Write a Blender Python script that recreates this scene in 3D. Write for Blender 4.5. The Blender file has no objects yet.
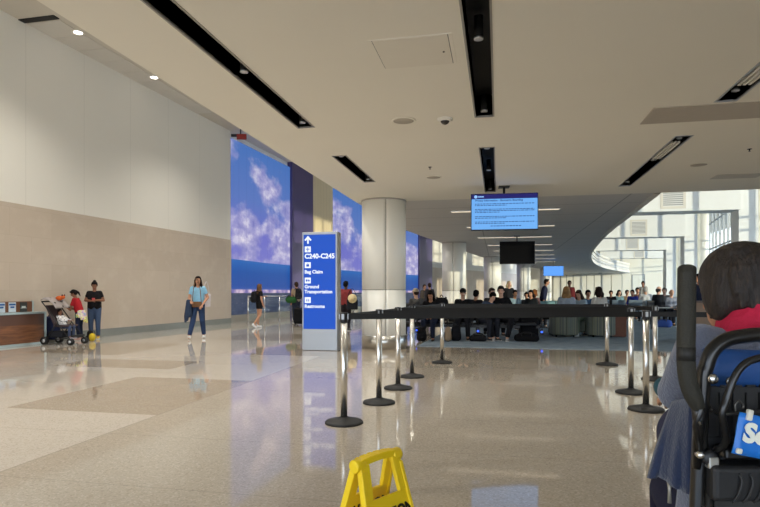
import bpy, bmesh, math, random
from mathutils import Vector, Matrix, Euler
R = math.radians
PI = math.pi
rnd = random.Random(7)
SC = bpy.context.scene
COL = SC.collection
YAW = R(11.7)
CA, SA = math.cos(YAW), math.sin(YAW)
EYE, FOC, HOR = 1.2, 570.0, 292.0
CEIL, ROOF = 3.17, 7.4

# ---------- measuring: the camera's own frame (X right, Z ahead) to the building's frame ----------
def cw(X, Z, h=0.0):
    return Vector((X*CA - Z*SA, X*SA + Z*CA, h))
def wp(px, Z, h=0.0):
    return cw((px-380)/FOC*Z, Z, h)
def fl(px, py, h=0.0):
    Z = EYE*FOC/(py-HOR); return wp(px, Z, h)
def ce(px, py, h=CEIL):
    Z = (h-EYE)*FOC/(HOR-py); return wp(px, Z, h)
def hy(py, Z):
    return EYE + (HOR-py)/FOC*Z

# ---------- materials ----------
MATS = {}
def lin(c):
    return tuple(((v/255.0)/12.92 if v/255.0 <= .04045 else ((v/255.0+.055)/1.055)**2.4) for v in c)
def newmat(name):
    m = bpy.data.materials.new(name); m.use_nodes = True
    nt = m.node_tree
    return m, nt, nt.nodes['Principled BSDF']
def setc(sock, c):
    sock.default_value = (c[0], c[1], c[2], 1)
def N(nt, t, **kw):
    n = nt.nodes.new(t)
    for k, v in kw.items(): setattr(n, k, v)
    return n
def M(name, rgb, rough=.6, metal=0.0, var=.08, scale=6.0, bump=0.0, bscale=60.0, spec=None, coat=0.0, sheen=0.0):
    if name in MATS: return MATS[name]
    m, nt, b = newmat(name)
    c = lin(rgb)
    tc = N(nt, 'ShaderNodeTexCoord')
    if var > 0:
        nz = N(nt, 'ShaderNodeTexNoise'); nz.inputs['Scale'].default_value = scale; nz.inputs['Detail'].default_value = 4
        nt.links.new(tc.outputs['Object'], nz.inputs['Vector'])
        mx = N(nt, 'ShaderNodeMix', data_type='RGBA')
        setc(mx.inputs[6], [v*(1-var) for v in c]); setc(mx.inputs[7], [min(1, v*(1+var)) for v in c])
        nt.links.new(nz.outputs[0], mx.inputs[0]); nt.links.new(mx.outputs[2], b.inputs['Base Color'])
    else:
        setc(b.inputs['Base Color'], c)
    if bump > 0:
        nb = N(nt, 'ShaderNodeTexNoise'); nb.inputs['Scale'].default_value = bscale; nb.inputs['Detail'].default_value = 3
        nt.links.new(tc.outputs['Object'], nb.inputs['Vector'])
        bp = N(nt, 'ShaderNodeBump'); bp.inputs['Strength'].default_value = bump; bp.inputs['Distance'].default_value = .01
        nt.links.new(nb.outputs[0], bp.inputs['Height']); nt.links.new(bp.outputs[0], b.inputs['Normal'])
    b.inputs['Roughness'].default_value = rough; b.inputs['Metallic'].default_value = metal
    if spec is not None: b.inputs['Specular IOR Level'].default_value = spec
    if coat: b.inputs['Coat Weight'].default_value = coat; b.inputs['Coat Roughness'].default_value = .05
    if sheen: b.inputs['Sheen Weight'].default_value = sheen
    MATS[name] = m
    return m
def EM(name, rgb, strength=1.0):
    if name in MATS: return MATS[name]
    m, nt, b = newmat(name)
    setc(b.inputs['Base Color'], (.02, .02, .02)); b.inputs['Roughness'].default_value = .45; b.inputs['Specular IOR Level'].default_value = .12
    setc(b.inputs['Emission Color'], lin(rgb)); b.inputs['Emission Strength'].default_value = strength
    MATS[name] = m
    return m
def cloth(rgb, **kw):
    return M('cloth_%d_%d_%d' % tuple(rgb), rgb, rough=.9, var=.15, scale=25, spec=.2, **kw)
def mth(nt, op, a, b=None, c=None):
    n = N(nt, 'ShaderNodeMath', operation=op)
    for i, v in enumerate((a, b, c)):
        if v is None: continue
        if isinstance(v, (int, float)): n.inputs[i].default_value = v
        else: nt.links.new(v, n.inputs[i])
    return n.outputs[0]
def mixc(nt, f, a, b):
    n = N(nt, 'ShaderNodeMix', data_type='RGBA')
    if isinstance(f, (int, float)): n.inputs[0].default_value = f
    else: nt.links.new(f, n.inputs[0])
    for s, v in ((n.inputs[6], a), (n.inputs[7], b)):
        if isinstance(v, tuple): setc(s, v)
        else: nt.links.new(v, s)
    return n.outputs[2]
def line_at(nt, sock, period, width, off=0.0):
    """1 on thin joint lines repeated every `period`."""
    t = mth(nt, 'ADD', sock, off + 1000*period)
    f = mth(nt, 'MODULO', t, period)
    return mth(nt, 'LESS_THAN', f, width)
def between(nt, s, a, b):
    return mth(nt, 'MULTIPLY', mth(nt, 'GREATER_THAN', s, a), mth(nt, 'LESS_THAN', s, b))
def ramp(nt, fac, stops):
    n = N(nt, 'ShaderNodeValToRGB')
    el = n.color_ramp.elements
    while len(el) < len(stops): el.new(.5)
    for e, (p, c) in zip(el, stops):
        e.position = p; e.color = (c[0], c[1], c[2], 1)
    nt.links.new(fac, n.inputs[0])
    return n.outputs[0]
def noise(nt, vec, scale, detail=4, rough=.5):
    n = N(nt, 'ShaderNodeTexNoise'); n.inputs['Scale'].default_value = scale
    n.inputs['Detail'].default_value = detail; n.inputs['Roughness'].default_value = rough
    if vec is not None: nt.links.new(vec, n.inputs['Vector'])
    return n.outputs[0]

# ---------- objects ----------
def obj(name, bm, mat, parent=None, smooth=False, label=None, loc=None):
    me = bpy.data.meshes.new(name)
    bm.normal_update(); bm.to_mesh(me); bm.free()
    mats = mat if isinstance(mat, (list, tuple)) else [mat]
    for m in mats: me.materials.append(m)
    if smooth:
        for p in me.polygons: p.use_smooth = True
    o = bpy.data.objects.new(name, me); COL.objects.link(o)
    if parent is not None: o.parent = parent
    if label: o['label'] = label
    if loc is not None: o.location = loc
    return o
def tag(o, label, cat, group=None, kind=None):
    o['label'] = label; o['category'] = cat
    if group: o['group'] = group
    if kind: o['kind'] = kind
    return o
def thing(name, label, cat, loc=(0, 0, 0), rz=0.0, group=None):
    o = bpy.data.objects.new(name, None); COL.objects.link(o)
    o.location = loc; o.rotation_euler = (0, 0, rz); o.empty_display_size = .1
    return tag(o, label, cat, group)
def struct(name, bm, mat, label, cat, smooth=False):
    return tag(obj(name, bm, mat, None, smooth), label, cat, None, 'structure')
def modify(o, voxel=.015, it=3):
    r = o.modifiers.new('fuse', 'REMESH'); r.mode = 'VOXEL'; r.voxel_size = voxel; r.use_smooth_shade = True
    if it:
        s = o.modifiers.new('soften', 'SMOOTH'); s.iterations = it; s.factor = .5
    return o
def bevel(o, w=.01, seg=2, ang=35):
    b = o.modifiers.new('edge', 'BEVEL'); b.width = w; b.segments = seg; b.limit_method = 'ANGLE'; b.angle_limit = R(ang)
    return o

# ---------- mesh pieces ----------
def BM(): return bmesh.new()
def box(bm, x0, x1, y0, y1, z0, z1, mi=0, mat=None):
    vs = [bm.verts.new((x, y, z)) for z in (z0, z1) for y in (y0, y1) for x in (x0, x1)]
    if mat is not None:
        for v in vs: v.co = mat @ v.co
    for f in ((0, 2, 3, 1), (4, 5, 7, 6), (0, 1, 5, 4), (2, 6, 7, 3), (0, 4, 6, 2), (1, 3, 7, 5)):
        fc = bm.faces.new([vs[i] for i in f]); fc.material_index = mi
    return vs
def cbox(bm, c, s, mi=0, mat=None):
    return box(bm, c[0]-s[0]/2, c[0]+s[0]/2, c[1]-s[1]/2, c[1]+s[1]/2, c[2]-s[2]/2, c[2]+s[2]/2, mi, mat)
def frame_of(d):
    d = d.normalized()
    up = Vector((0, 0, 1)) if abs(d.z) < .95 else Vector((1, 0, 0))
    x = up.cross(d).normalized(); y = d.cross(x)
    return x, y, d
def cone(bm, p0, r0, p1, r1, seg=12, mi=0):
    p0, p1 = Vector(p0), Vector(p1)
    if (p1-p0).length < 1e-6: return
    x, y, d = frame_of(p1-p0)
    a, b = [], []
    for i in range(seg):
        t = 2*PI*i/seg; u = x*math.cos(t)+y*math.sin(t)
        a.append(bm.verts.new(p0+u*r0)); b.append(bm.verts.new(p1+u*r1))
    for i in range(seg):
        j = (i+1) % seg
        bm.faces.new((a[i], a[j], b[j], b[i])).material_index = mi
    bm.faces.new(a[::-1]).material_index = mi; bm.faces.new(b).material_index = mi
def ball(bm, c, r, seg=12, rings=8, rot=None, mi=0):
    r = (r, r, r) if isinstance(r, (int, float)) else r
    mt = Matrix.Translation(Vector(c)) @ (rot.to_4x4() if rot is not None else Matrix.Identity(4)) @ Matrix.Diagonal((r[0], r[1], r[2], 1))
    g = bmesh.ops.create_uvsphere(bm, u_segments=seg, v_segments=rings, radius=1, matrix=mt)
    if mi:
        for v in g['verts']:
            for f in v.link_faces: f.material_index = mi
def limb(bm, p0, r0, p1, r1, seg=12, caps=(1, 1)):
    cone(bm, p0, r0, p1, r1, seg)
    if caps[0]: ball(bm, p0, r0*.995, seg, 8)
    if caps[1]: ball(bm, p1, r1*.995, seg, 8)
def tube(bm, pts, r, seg=10, mi=0):
    """a round bar swept along points, mitred, closed at both ends"""
    pts = [Vector(p) for p in pts]; rs = r if isinstance(r, (list, tuple)) else [r]*len(pts)
    rings = []; prev = None
    for i, p in enumerate(pts):
        d = (pts[min(i+1, len(pts)-1)]-pts[max(i-1, 0)]).normalized()
        if prev is None: x, y, _ = frame_of(d)
        else:
            x = (prev - d*prev.dot(d))
            x = x.normalized() if x.length > 1e-6 else frame_of(d)[0]
            y = d.cross(x)
        prev = x
        rings.append([bm.verts.new(p+(x*math.cos(2*PI*k/seg)+y*math.sin(2*PI*k/seg))*rs[i]) for k in range(seg)])
    for a, b in zip(rings, rings[1:]):
        for k in range(seg):
            j = (k+1) % seg
            bm.faces.new((a[k], a[j], b[j], b[k])).material_index = mi
    bm.faces.new(rings[0][::-1]).material_index = mi; bm.faces.new(rings[-1]).material_index = mi
def curve_pts(ctrl, n=8):
    """Catmull-Rom through the given points"""
    P = [Vector(p) for p in ctrl]; P = [P[0]*2-P[1]] + P + [P[-1]*2-P[-2]]
    out = []
    for i in range(1, len(P)-2):
        for k in range(n):
            t = k/n; a, b, c, d = P[i-1:i+3]
            out.append(.5*((2*b)+(c-a)*t+(2*a-5*b+4*c-d)*t*t+(3*b-a-3*c+d)*t**3))
    out.append(P[-2]); return out
def lathe(bm, prof, seg=32, c=(0, 0, 0), mi=0):
    rings = []
    for r, z in prof:
        rings.append([bm.verts.new((c[0]+r*math.cos(2*PI*k/seg), c[1]+r*math.sin(2*PI*k/seg), c[2]+z)) for k in range(seg)])
    for a, b in zip(rings, rings[1:]):
        for k in range(seg):
            j = (k+1) % seg
            bm.faces.new((a[k], a[j], b[j], b[k])).material_index = mi
    bm.faces.new(rings[0][::-1]).material_index = mi; bm.faces.new(rings[-1]).material_index = mi
def prism(bm, poly, z0, z1, mi=0):
    a = [bm.verts.new((p[0], p[1], z0)) for p in poly]; b = [bm.verts.new((p[0], p[1], z1)) for p in poly]
    n = len(poly)
    bm.faces.new(a[::-1]).material_index = mi; bm.faces.new(b).material_index = mi
    for i in range(n):
        j = (i+1) % n
        bm.faces.new((a[i], a[j], b[j], b[i])).material_index = mi
def slab_with_holes(bm, outer, holes, z0, z1):
    """flat underside with openings, closed sides and top"""
    import mathutils.geometry as g
    loops = [[Vector((p[0], p[1], 0)) for p in outer]] + [[Vector((p[0], p[1], 0)) for p in h] for h in holes]
    tris = g.tessellate_polygon(loops)
    flat = [v for l in loops for v in l]
    for z in (z0, z1):
        vs = [bm.verts.new((v.x, v.y, z)) for v in flat]
        for t in tris:
            try: bm.faces.new([vs[i] for i in t])
            except ValueError: pass
        if z == z0: low = vs
        else: top = vs
    k = 0
    for l in loops:
        n = len(l)
        for i in range(n):
            j = (i+1) % n
            bm.faces.new((low[k+i], low[k+j], top[k+j], top[k+i]))
        k += n
    bmesh.ops.recalc_face_normals(bm, faces=bm.faces[:])
def strip_wall(bm, line, z0, z1, thick=.2, uv=True, s0=0.0):
    """a wall along a plan polyline (left to right as seen), front face on the line, body behind it; UV = metres along, metres up"""
    line = [Vector((p[0], p[1])) for p in line]
    back = []
    for i, p in enumerate(line):
        d = (line[min(i+1, len(line)-1)]-line[max(i-1, 0)]).normalized()
        back.append(p + Vector((-d.y, d.x))*thick)
    lay = bm.loops.layers.uv.verify()
    s = [s0]
    for a, b in zip(line, line[1:]): s.append(s[-1]+(b-a).length)
    def V(p, z): return bm.verts.new((p.x, p.y, z))
    F = [(V(p, z0), V(p, z1)) for p in line]; B = [(V(p, z0), V(p, z1)) for p in back]
    def face(vs, uvs):
        f = bm.faces.new(vs)
        for l, u in zip(f.loops, uvs): l[lay].uv = u
    n = len(line)
    for i in range(n-1):
        q = [(s[i], z0), (s[i+1], z0), (s[i+1], z1), (s[i], z1)]
        face((F[i][0], F[i+1][0], F[i+1][1], F[i][1]), q)
        face((B[i+1][0], B[i][0], B[i][1], B[i+1][1]), q)
        face((F[i][1], F[i+1][1], B[i+1][1], B[i][1]), [(s[i], z1)]*4)
        face((F[i+1][0], F[i][0], B[i][0], B[i+1][0]), [(s[i], z0)]*4)
    face((F[0][1], B[0][1], B[0][0], F[0][0]), [(s[0], z1), (s[0], z1), (s[0], z0), (s[0], z0)])
    face((F[-1][0], B[-1][0], B[-1][1], F[-1][1]), [(s[-1], z0), (s[-1], z0), (s[-1], z1), (s[-1], z1)])
def text(name, body, size, mat, parent, loc, rot, ax='LEFT', label=None, depth=.0008, bold=0.0, sx=1.0):
    cu = bpy.data.curves.new(name, 'FONT'); cu.body = body; cu.size = size; cu.align_x = ax
    cu.extrude = depth; cu.offset = bold; cu.materials.append(mat); cu.resolution_u = 3
    tmp = bpy.data.objects.new(name+'_outline', cu); me = bpy.data.meshes.new_from_object(tmp); me.name = name
    bpy.data.objects.remove(tmp); bpy.data.curves.remove(cu)
    o = bpy.data.objects.new(name, me); COL.objects.link(o)
    if not me.materials: me.materials.append(mat)
    o.parent = parent; o.location = loc; o.rotation_euler = rot; o.scale = (sx, 1, 1)
    if label: o['label'] = label
    return o
# =====================================================  THE SETTING  =====================================================
white_paint = M('warm_white_paint', (226, 222, 212), .7, var=.03, scale=1.5, spec=.3)
ceil_paint = M('ceiling_paint', (234, 229, 216), .8, var=.02, scale=1.0, spec=.2)
grey_paint = M('grey_panel_paint', (170, 170, 170), .6, var=.03, scale=2)
steel = M('brushed_steel', (200, 198, 192), .28, 1.0, var=.06, scale=30)
chrome = M('polished_steel', (215, 213, 208), .27, 1.0, var=.03, scale=20)
alu = M('satin_aluminium', (190, 192, 194), .4, .8, var=.04, scale=14)
black_plastic = M('black_plastic', (22, 22, 24), .45, var=.12, scale=20)
black_matte = M('black_matte', (12, 12, 13), .7, var=.1, scale=20)
rubber = M('black_rubber', (18, 17, 16), .65, var=.12, scale=30)
dark_metal = M('dark_metal', (38, 37, 36), .35, .6, var=.1, scale=20)
lamp_glow = EM('lamp_glow', (255, 240, 214), 4.0)

# ---- floor: terrazzo with large panels laid along the hall ----
def floor_mat():
    m, nt, b = newmat('terrazzo')
    tc = N(nt, 'ShaderNodeTexCoord'); sp = N(nt, 'ShaderNodeSeparateXYZ')
    nt.links.new(tc.outputs['Object'], sp.inputs[0]); x, y = sp.outputs[0], sp.outputs[1]
    base, light, tan = lin((170, 160, 145)), lin((192, 184, 172)), lin((160, 147, 130))
    left = mth(nt, 'LESS_THAN', x, -3.25)
    col = mixc(nt, left, base, light)
    for (x0, x1, y0, y1) in ((-5.0, -3.25, 5.0, 7.2), (-7.1, -5.0, 8.0, 9.0), (-5.0, -3.25, 10.2, 12.4), (-7.1, -5.0, 1.0, 3.2), (-9.2, -7.1, 9.6, 12),
                             (-5.0, -3.25, 15.5, 17.7), (-7.1, -5.0, 13.2, 15.4), (-3.25, 20, 11.1, 11.9), (-7.1, -5.0, 18.5, 20.7)):
        col = mixc(nt, mth(nt, 'MULTIPLY', between(nt, x, x0, x1), between(nt, y, y0, y1)), col, tan)
    joint = line_at(nt, y, 1.13, .007, .25)
    joint = mth(nt, 'MAXIMUM', joint, between(nt, x, -3.258, -3.245))
    v = N(nt, 'ShaderNodeTexVoronoi'); v.inputs['Scale'].default_value = 95
    nt.links.new(tc.outputs['Object'], v.inputs['Vector'])
    sv = N(nt, 'ShaderNodeSeparateColor'); nt.links.new(v.outputs['Color'], sv.inputs[0])
    chip_l = mth(nt, 'MULTIPLY', mth(nt, 'GREATER_THAN', sv.outputs[0], .8), .24)
    chip_d = mth(nt, 'MULTIPLY', mth(nt, 'LESS_THAN', sv.outputs[1], .2), .26)
    col = mixc(nt, chip_l, col, lin((214, 206, 194))); col = mixc(nt, chip_d, col, lin((118, 102, 86)))
    cloudy = noise(nt, tc.outputs['Object'], .8, 3)
    col = mixc(nt, mth(nt, 'MULTIPLY', cloudy, .12), col, lin((140, 126, 108)))
    col = mixc(nt, mth(nt, 'MULTIPLY', joint, .4), col, lin((105, 95, 84)))
    nt.links.new(col, b.inputs['Base Color'])
    r = mth(nt, 'ADD', mth(nt, 'MULTIPLY', noise(nt, tc.outputs['Object'], 2.5, 3), .03), .035)
    nt.links.new(r, b.inputs['Roughness']); b.inputs['Specular IOR Level'].default_value = .85
    wob = N(nt, 'ShaderNodeBump'); wob.inputs['Strength'].default_value = .05; wob.inputs['Distance'].default_value = .02
    nt.links.new(noise(nt, tc.outputs['Object'], 1.6, 1), wob.inputs['Height']); nt.links.new(wob.outputs[0], b.inputs['Normal'])
    return m
bm = BM(); box(bm, -16, 22, -9, 72, -.2, 0)
struct('floor', bm, floor_mat(), 'polished beige terrazzo floor of the concourse', 'floor')

def carpet_mat():
    m, nt, b = newmat('gate_carpet')
    tc = N(nt, 'ShaderNodeTexCoord'); mp = N(nt, 'ShaderNodeMapping'); mp.inputs['Scale'].default_value = (2.2, 9, 1)
    nt.links.new(tc.outputs['Object'], mp.inputs['Vector'])
    v = N(nt, 'ShaderNodeTexVoronoi'); v.inputs['Scale'].default_value = 1.6; nt.links.new(mp.outputs[0], v.inputs['Vector'])
    c = ramp(nt, v.outputs['Distance'], [(0, lin((126, 142, 156))), (.5, lin((158, 172, 182))), (1, lin((100, 118, 134)))])
    c = mixc(nt, mth(nt, 'MULTIPLY', noise(nt, tc.outputs['Object'], 180, 2), .5), c, lin((70, 82, 96)))
    nt.links.new(c, b.inputs['Base Color']); b.inputs['Roughness'].default_value = .95; b.inputs['Specular IOR Level'].default_value = .1
    return m
CARPET_LEFT = [(-1.75, 12.45), (-1.3, 22.9), (.1, 32.5), (2.0, 41.2), (4.2, 50), (7, 60)]
bm = BM(); prism(bm, CARPET_LEFT + [(7, 62.6), (18.4, 62.6), (16.1, 52), (13.5, 42), (11.7, 32), (10.4, 22), (8.5, 12.45)], .0, .012)
struct('floor_carpet', bm, carpet_mat(), 'blue grey patterned carpet under the gate seating', 'carpet')

# ---- left wall line (plan), followed far round the bend ----
WALLP = [Vector((-8.4-.2739*19, 12.3-19)), Vector((-8.4, 12.3)), Vector((-5.77, 21.9)), Vector((-2.9, 32.2)), Vector((1.6, 41.6)), Vector((4.3, 46.3)), Vector((8.95, 53.7)), Vector((13.6, 60.8)), Vector((15.2, 63.2))]
def wall_at(px):
    k = (px-380)/FOC
    for a, b in zip(WALLP, WALLP[1:]):
        d = b-a; den = d.x-k*d.y
        if abs(den) < 1e-9: continue
        t = (k*a.y-a.x)/den
        if -1e-6 <= t <= 1+1e-6 and (a+d*t).y > 1: return a+d*t
    return WALLP[-1]
def wall_sub(pa, pb, push=0.0):
    A = WALLP[0] if pa is None else wall_at(pa); B = WALLP[-1] if pb is None else wall_at(pb)
    mid = [p for p in WALLP if A.y+.05 < p.y < B.y-.05]
    out = [cw(p.x, p.y) for p in [A]+mid+[B]]
    if push:
        res = []
        for i, p in enumerate(out):
            d = (out[min(i+1, len(out)-1)]-out[max(i-1, 0)]).normalized()
            res.append(p+Vector((d.y, -d.x, 0))*push)
        out = res
    return out
def uv_xy(nt):
    u = N(nt, 'ShaderNodeUVMap'); s = N(nt, 'ShaderNodeSeparateXYZ'); nt.links.new(u.outputs[0], s.inputs[0])
    return u.outputs[0], s.outputs[0], s.outputs[1]
def panel_wall_mat(name, rgb, jrgb, pu, pv, offu=0, offv=0, mottle=None, rough=.6, var=.05, scale=.6, w=.012):
    m, nt, b = newmat(name); uv, u, v = uv_xy(nt)
    c = mixc(nt, mth(nt, 'MULTIPLY', noise(nt, uv, scale, 5, .6), 1.0), tuple(x*(1-var) for x in lin(rgb)), tuple(x*(1+var) for x in lin(rgb)))
    if mottle:
        patch = N(nt, 'ShaderNodeTexBrick'); patch.inputs['Scale'].default_value = 1; patch.inputs['Brick Width'].default_value = mottle[0]
        patch.inputs['Row Height'].default_value = mottle[1]; patch.inputs['Mortar Size'].default_value = 0.004; patch.inputs['Bias'].default_value = 0
        setc(patch.inputs['Color1'], lin(mottle[2])); setc(patch.inputs['Color2'], lin(mottle[3])); setc(patch.inputs['Mortar'], lin(jrgb))
        nt.links.new(uv, patch.inputs['Vector']); c = mixc(nt, .5, c, patch.outputs[0])
        spots = noise(nt, uv, 1.7, 6, .65)
        c = mixc(nt, mth(nt, 'MULTIPLY', mth(nt, 'MAXIMUM', mth(nt, 'SUBTRACT', spots, .5), 0.0), 1.6), c, lin(mottle[4]))
    j = line_at(nt, u, pu, w, offu)
    if pv: j = mth(nt, 'MAXIMUM', j, line_at(nt, v, pv, w, offv))
    c = mixc(nt, mth(nt, 'MULTIPLY', j, .28), c, lin(jrgb))
    nt.links.new(c, b.inputs['Base Color']); b.inputs['Roughness'].default_value = rough
    return m
upper_mat = panel_wall_mat('white_wall_panels', (224, 219, 207), (150, 145, 134), 1.76, 0, .55, rough=.75, var=.02)
stone_mat = panel_wall_mat('limestone_cladding', (188, 172, 153), (172, 155, 136), 40, 0, mottle=(1.15, .62, (182, 166, 147), (194, 178, 159), (210, 197, 180)), rough=.5, var=.05)
STONE_TOP = 3.2
line = wall_sub(None, 230.5)
bm = BM(); strip_wall(bm, line, STONE_TOP, ROOF, .3)
struct('wall_left', bm, upper_mat, 'tall white panelled wall above the stone cladding', 'wall')
bm = BM(); strip_wall(bm, [p+Vector((.03, 0, 0)) for p in line], 0.2, STONE_TOP, .33)
struct('wall_left_stone', bm, stone_mat, 'tan mottled stone cladding along the left wall', 'wall')
bm = BM(); strip_wall(bm, [p+Vector((.035, 0, 0)) for p in line], 0, .2, .3)
struct('baseboard_left', bm, M('base_metal', (128, 126, 116), .3, .6, var=.15, scale=3), 'grey metal base strip under the stone wall', 'baseboard')

# ---- video wall: clouds over a blue sea, a city at dusk along the bottom ----
def screen_mat(name, ou):
    m, nt, b = newmat(name); uv, u, v = uv_xy(nt)
    b.inputs['Roughness'].default_value = .4; b.inputs['Specular IOR Level'].default_value = .15; setc(b.inputs['Base Color'], (.01, .01, .012))
    mp = N(nt, 'ShaderNodeMapping'); mp.inputs['Location'].default_value = (ou, 0, 0); nt.links.new(uv, mp.inputs['Vector'])
    hn = mth(nt, 'DIVIDE', v, 7.3)
    sky = ramp(nt, hn, [(.32, lin((122, 122, 200))), (.5, lin((108, 110, 196))), (.68, lin((90, 118, 188))), (1, lin((68, 112, 182)))])
    st = N(nt, 'ShaderNodeMapping'); st.inputs['Scale'].default_value = (.5, .75, 1); nt.links.new(mp.outputs[0], st.inputs['Vector'])
    c1 = noise(nt, st.outputs[0], .62, 9, .56)
    dens = mth(nt, 'ADD', c1, mth(nt, 'MULTIPLY', mth(nt, 'SUBTRACT', 4.3, v), .035))
    cl = ramp(nt, dens, [(.43, (0, 0, 0)), (.50, (.7, .7, .7)), (.62, (1, 1, 1))])
    shade = ramp(nt, noise(nt, st.outputs[0], 2.6, 6, .6), [(.3, lin((116, 116, 184))), (.5, lin((168, 164, 208))), (.66, lin((226, 220, 234)))])
    col = mixc(nt, cl, sky, shade)
    sea_line = mth(nt, 'ADD', 2.42, mth(nt, 'MULTIPLY', noise(nt, mp.outputs[0], .15, 1), .12))
    sea = ramp(nt, mth(nt, 'DIVIDE', v, 2.5), [(.45, lin((74, 100, 176))), (.58, lin((34, 76, 156))), (.8, lin((24, 80, 160))), (1, lin((44, 104, 180)))])
    col = mixc(nt, mth(nt, 'LESS_THAN', v, sea_line), col, sea)
    hz = ramp(nt, noise(nt, mp.outputs[0], 2.2, 3), [(.4, lin((120, 110, 170))), (.6, lin((220, 196, 214)))])
    col = mixc(nt, mth(nt, 'LESS_THAN', v, 1.30), col, hz)
    vo = N(nt, 'ShaderNodeTexVoronoi'); vo.inputs['Scale'].default_value = 3.5
    sq = N(nt, 'ShaderNodeMapping'); sq.inputs['Scale'].default_value = (1, 3.2, 1); nt.links.new(mp.outputs[0], sq.inputs['Vector']); nt.links.new(sq.outputs[0], vo.inputs['Vector'])
    city = ramp(nt, vo.outputs['Distance'], [(0, lin((170, 156, 150))), (.14, lin((70, 76, 96))), (.5, lin((60, 70, 94))), (.8, lin((44, 54, 78)))])
    col = mixc(nt, mth(nt, 'LESS_THAN', v, 1.16), col, city)
    seam = line_at(nt, u, .62, .012)
    col = mixc(nt, mth(nt, 'MULTIPLY', seam, .5), col, lin((40, 50, 110)))
    nt.links.new(col, b.inputs['Emission Color']); b.inputs['Emission Strength'].default_value = .37
    return m
for k, (pa, pb) in enumerate(((230.6, 290), (332, 418))):
    t = thing('video_wall', ('tall video wall of clouds and sea beside the stone wall end', 'far video wall of clouds and sea partly hidden behind the round column')[k], 'video wall', tuple(wall_sub(pa, pb)[0]), 0)
    o0 = Vector(t.location)
    bm = BM(); strip_wall(bm, [p-o0 for p in wall_sub(pa, pb)], .3, 7.15, .12)
    obj('screen', bm, screen_mat('video_wall_picture_%s' % 'ab'[k], 12.3+9*k), t)
    bm = BM(); strip_wall(bm, [p-o0 for p in wall_sub(pa, pb, .0)], 0.0, .3, .14)
    obj('plinth', bm, M('plinth_beige', (150, 142, 128), .5), t)
cream = panel_wall_mat('cream_panels', (226, 208, 168), (150, 132, 100), .42, 0, w=.03, rough=.7)
indigo = M('indigo_gloss', (78, 70, 116), .3, var=.06, scale=.6)
for i, (pa, pb) in enumerate(((290, 311), (418, 431))):
    bm = BM(); strip_wall(bm, wall_sub(pa, pb, .12), 0, ROOF, .4)
    struct('trim_%d' % (i+1), bm, indigo, ('dark indigo pier between the two video walls', 'dark indigo pier beyond the far video wall')[i], 'pier')
bm = BM(); strip_wall(bm, wall_sub(311, 332, .05), 0, ROOF, .3)
struct('wall_left_cream', bm, cream, 'cream ribbed wall bay behind the wayfinding sign', 'wall')
bm = BM(); strip_wall(bm, wall_sub(230.5, 431, -.13), 0, ROOF, .2)
struct('wall_left_backing', bm, white_paint, 'plain white wall carrying the video walls', 'wall')
bm = BM(); strip_wall(bm, wall_sub(431, None), STONE_TOP, ROOF, .3)
struct('wall_far', bm, white_paint, 'cream upper wall bending round the far end', 'wall')
bm = BM(); strip_wall(bm, wall_sub(431, None, .03), 0, STONE_TOP, .3)
struct('wall_far_stone', bm, stone_mat, 'tan stone cladding at the far bend behind the columns', 'wall')

# ---- glass balustrade before the first video wall ----
glass, nt, b = newmat('clear_glass')
for n in list(nt.nodes):
    if n.type != 'OUTPUT_MATERIAL': nt.nodes.remove(n)
out = [n for n in nt.nodes if n.type == 'OUTPUT_MATERIAL'][0]
tr = N(nt, 'ShaderNodeBsdfTransparent'); gl = N(nt, 'ShaderNodeBsdfGlossy'); gl.inputs['Roughness'].default_value = .02
setc(tr.inputs[0], (.93, .96, .96)); lw = N(nt, 'ShaderNodeLayerWeight'); fr_v = mth(nt, 'ADD', .03, mth(nt, 'MULTIPLY', mth(nt, 'POWER', lw.outputs['Facing'], 5.0), .6))
mx = N(nt, 'ShaderNodeMixShader'); nt.links.new(fr_v, mx.inputs[0]); nt.links.new(tr.outputs[0], mx.inputs[1]); nt.links.new(gl.outputs[0], mx.inputs[2])
nt.links.new(mx.outputs[0], out.inputs[0])
for gi, (pa, pb) in enumerate(((230.5, 290), (332, 362))):
    ln = wall_sub(pa, pb, .75)
    t = thing('glass_balustrade', ('glass balustrade with steel posts before the nearer video wall', 'glass balustrade with steel posts before the far video wall')[gi], 'balustrade', tuple(ln[0]))
    A, B = Vector((0, 0, 0)), ln[-1]-ln[0]; d = B.normalized(); n = Vector((d.y, -d.x, 0))
    nb = max(3, int(B.length/1.3))
    for i in range(nb+1):
        p = A+B*(i/nb); bm = BM(); cone(bm, p, .028, p+Vector((0, 0, 1.0)), .028, 10); cone(bm, p, .06, p+Vector((0, 0, .02)), .06, 12)
        obj('post', bm, chrome, t, True)
    bm = BM(); cone(bm, A+Vector((0, 0, 1.03)), .03, B+Vector((0, 0, 1.03)), .03, 12); obj('handrail', bm, chrome, t, True)
    for i in range(nb):
        p, q = A+B*((i+.05)/nb), A+B*((i+.95)/nb)
        bm = BM(); vs = [bm.verts.new(v) for v in (p+Vector((0, 0, .1)), q+Vector((0, 0, .1)), q+Vector((0, 0, .97)), p+Vector((0, 0, .97)))]
        f = bm.faces.new(vs); g = bmesh.ops.extrude_face_region(bm, geom=[f]); bmesh.ops.translate(bm, verts=[v for v in g['geom'] if isinstance(v, bmesh.types.BMVert)], vec=n*.012)
        bmesh.ops.recalc_face_normals(bm, faces=bm.faces[:]); obj('glass_pane', bm, glass, t)

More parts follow.
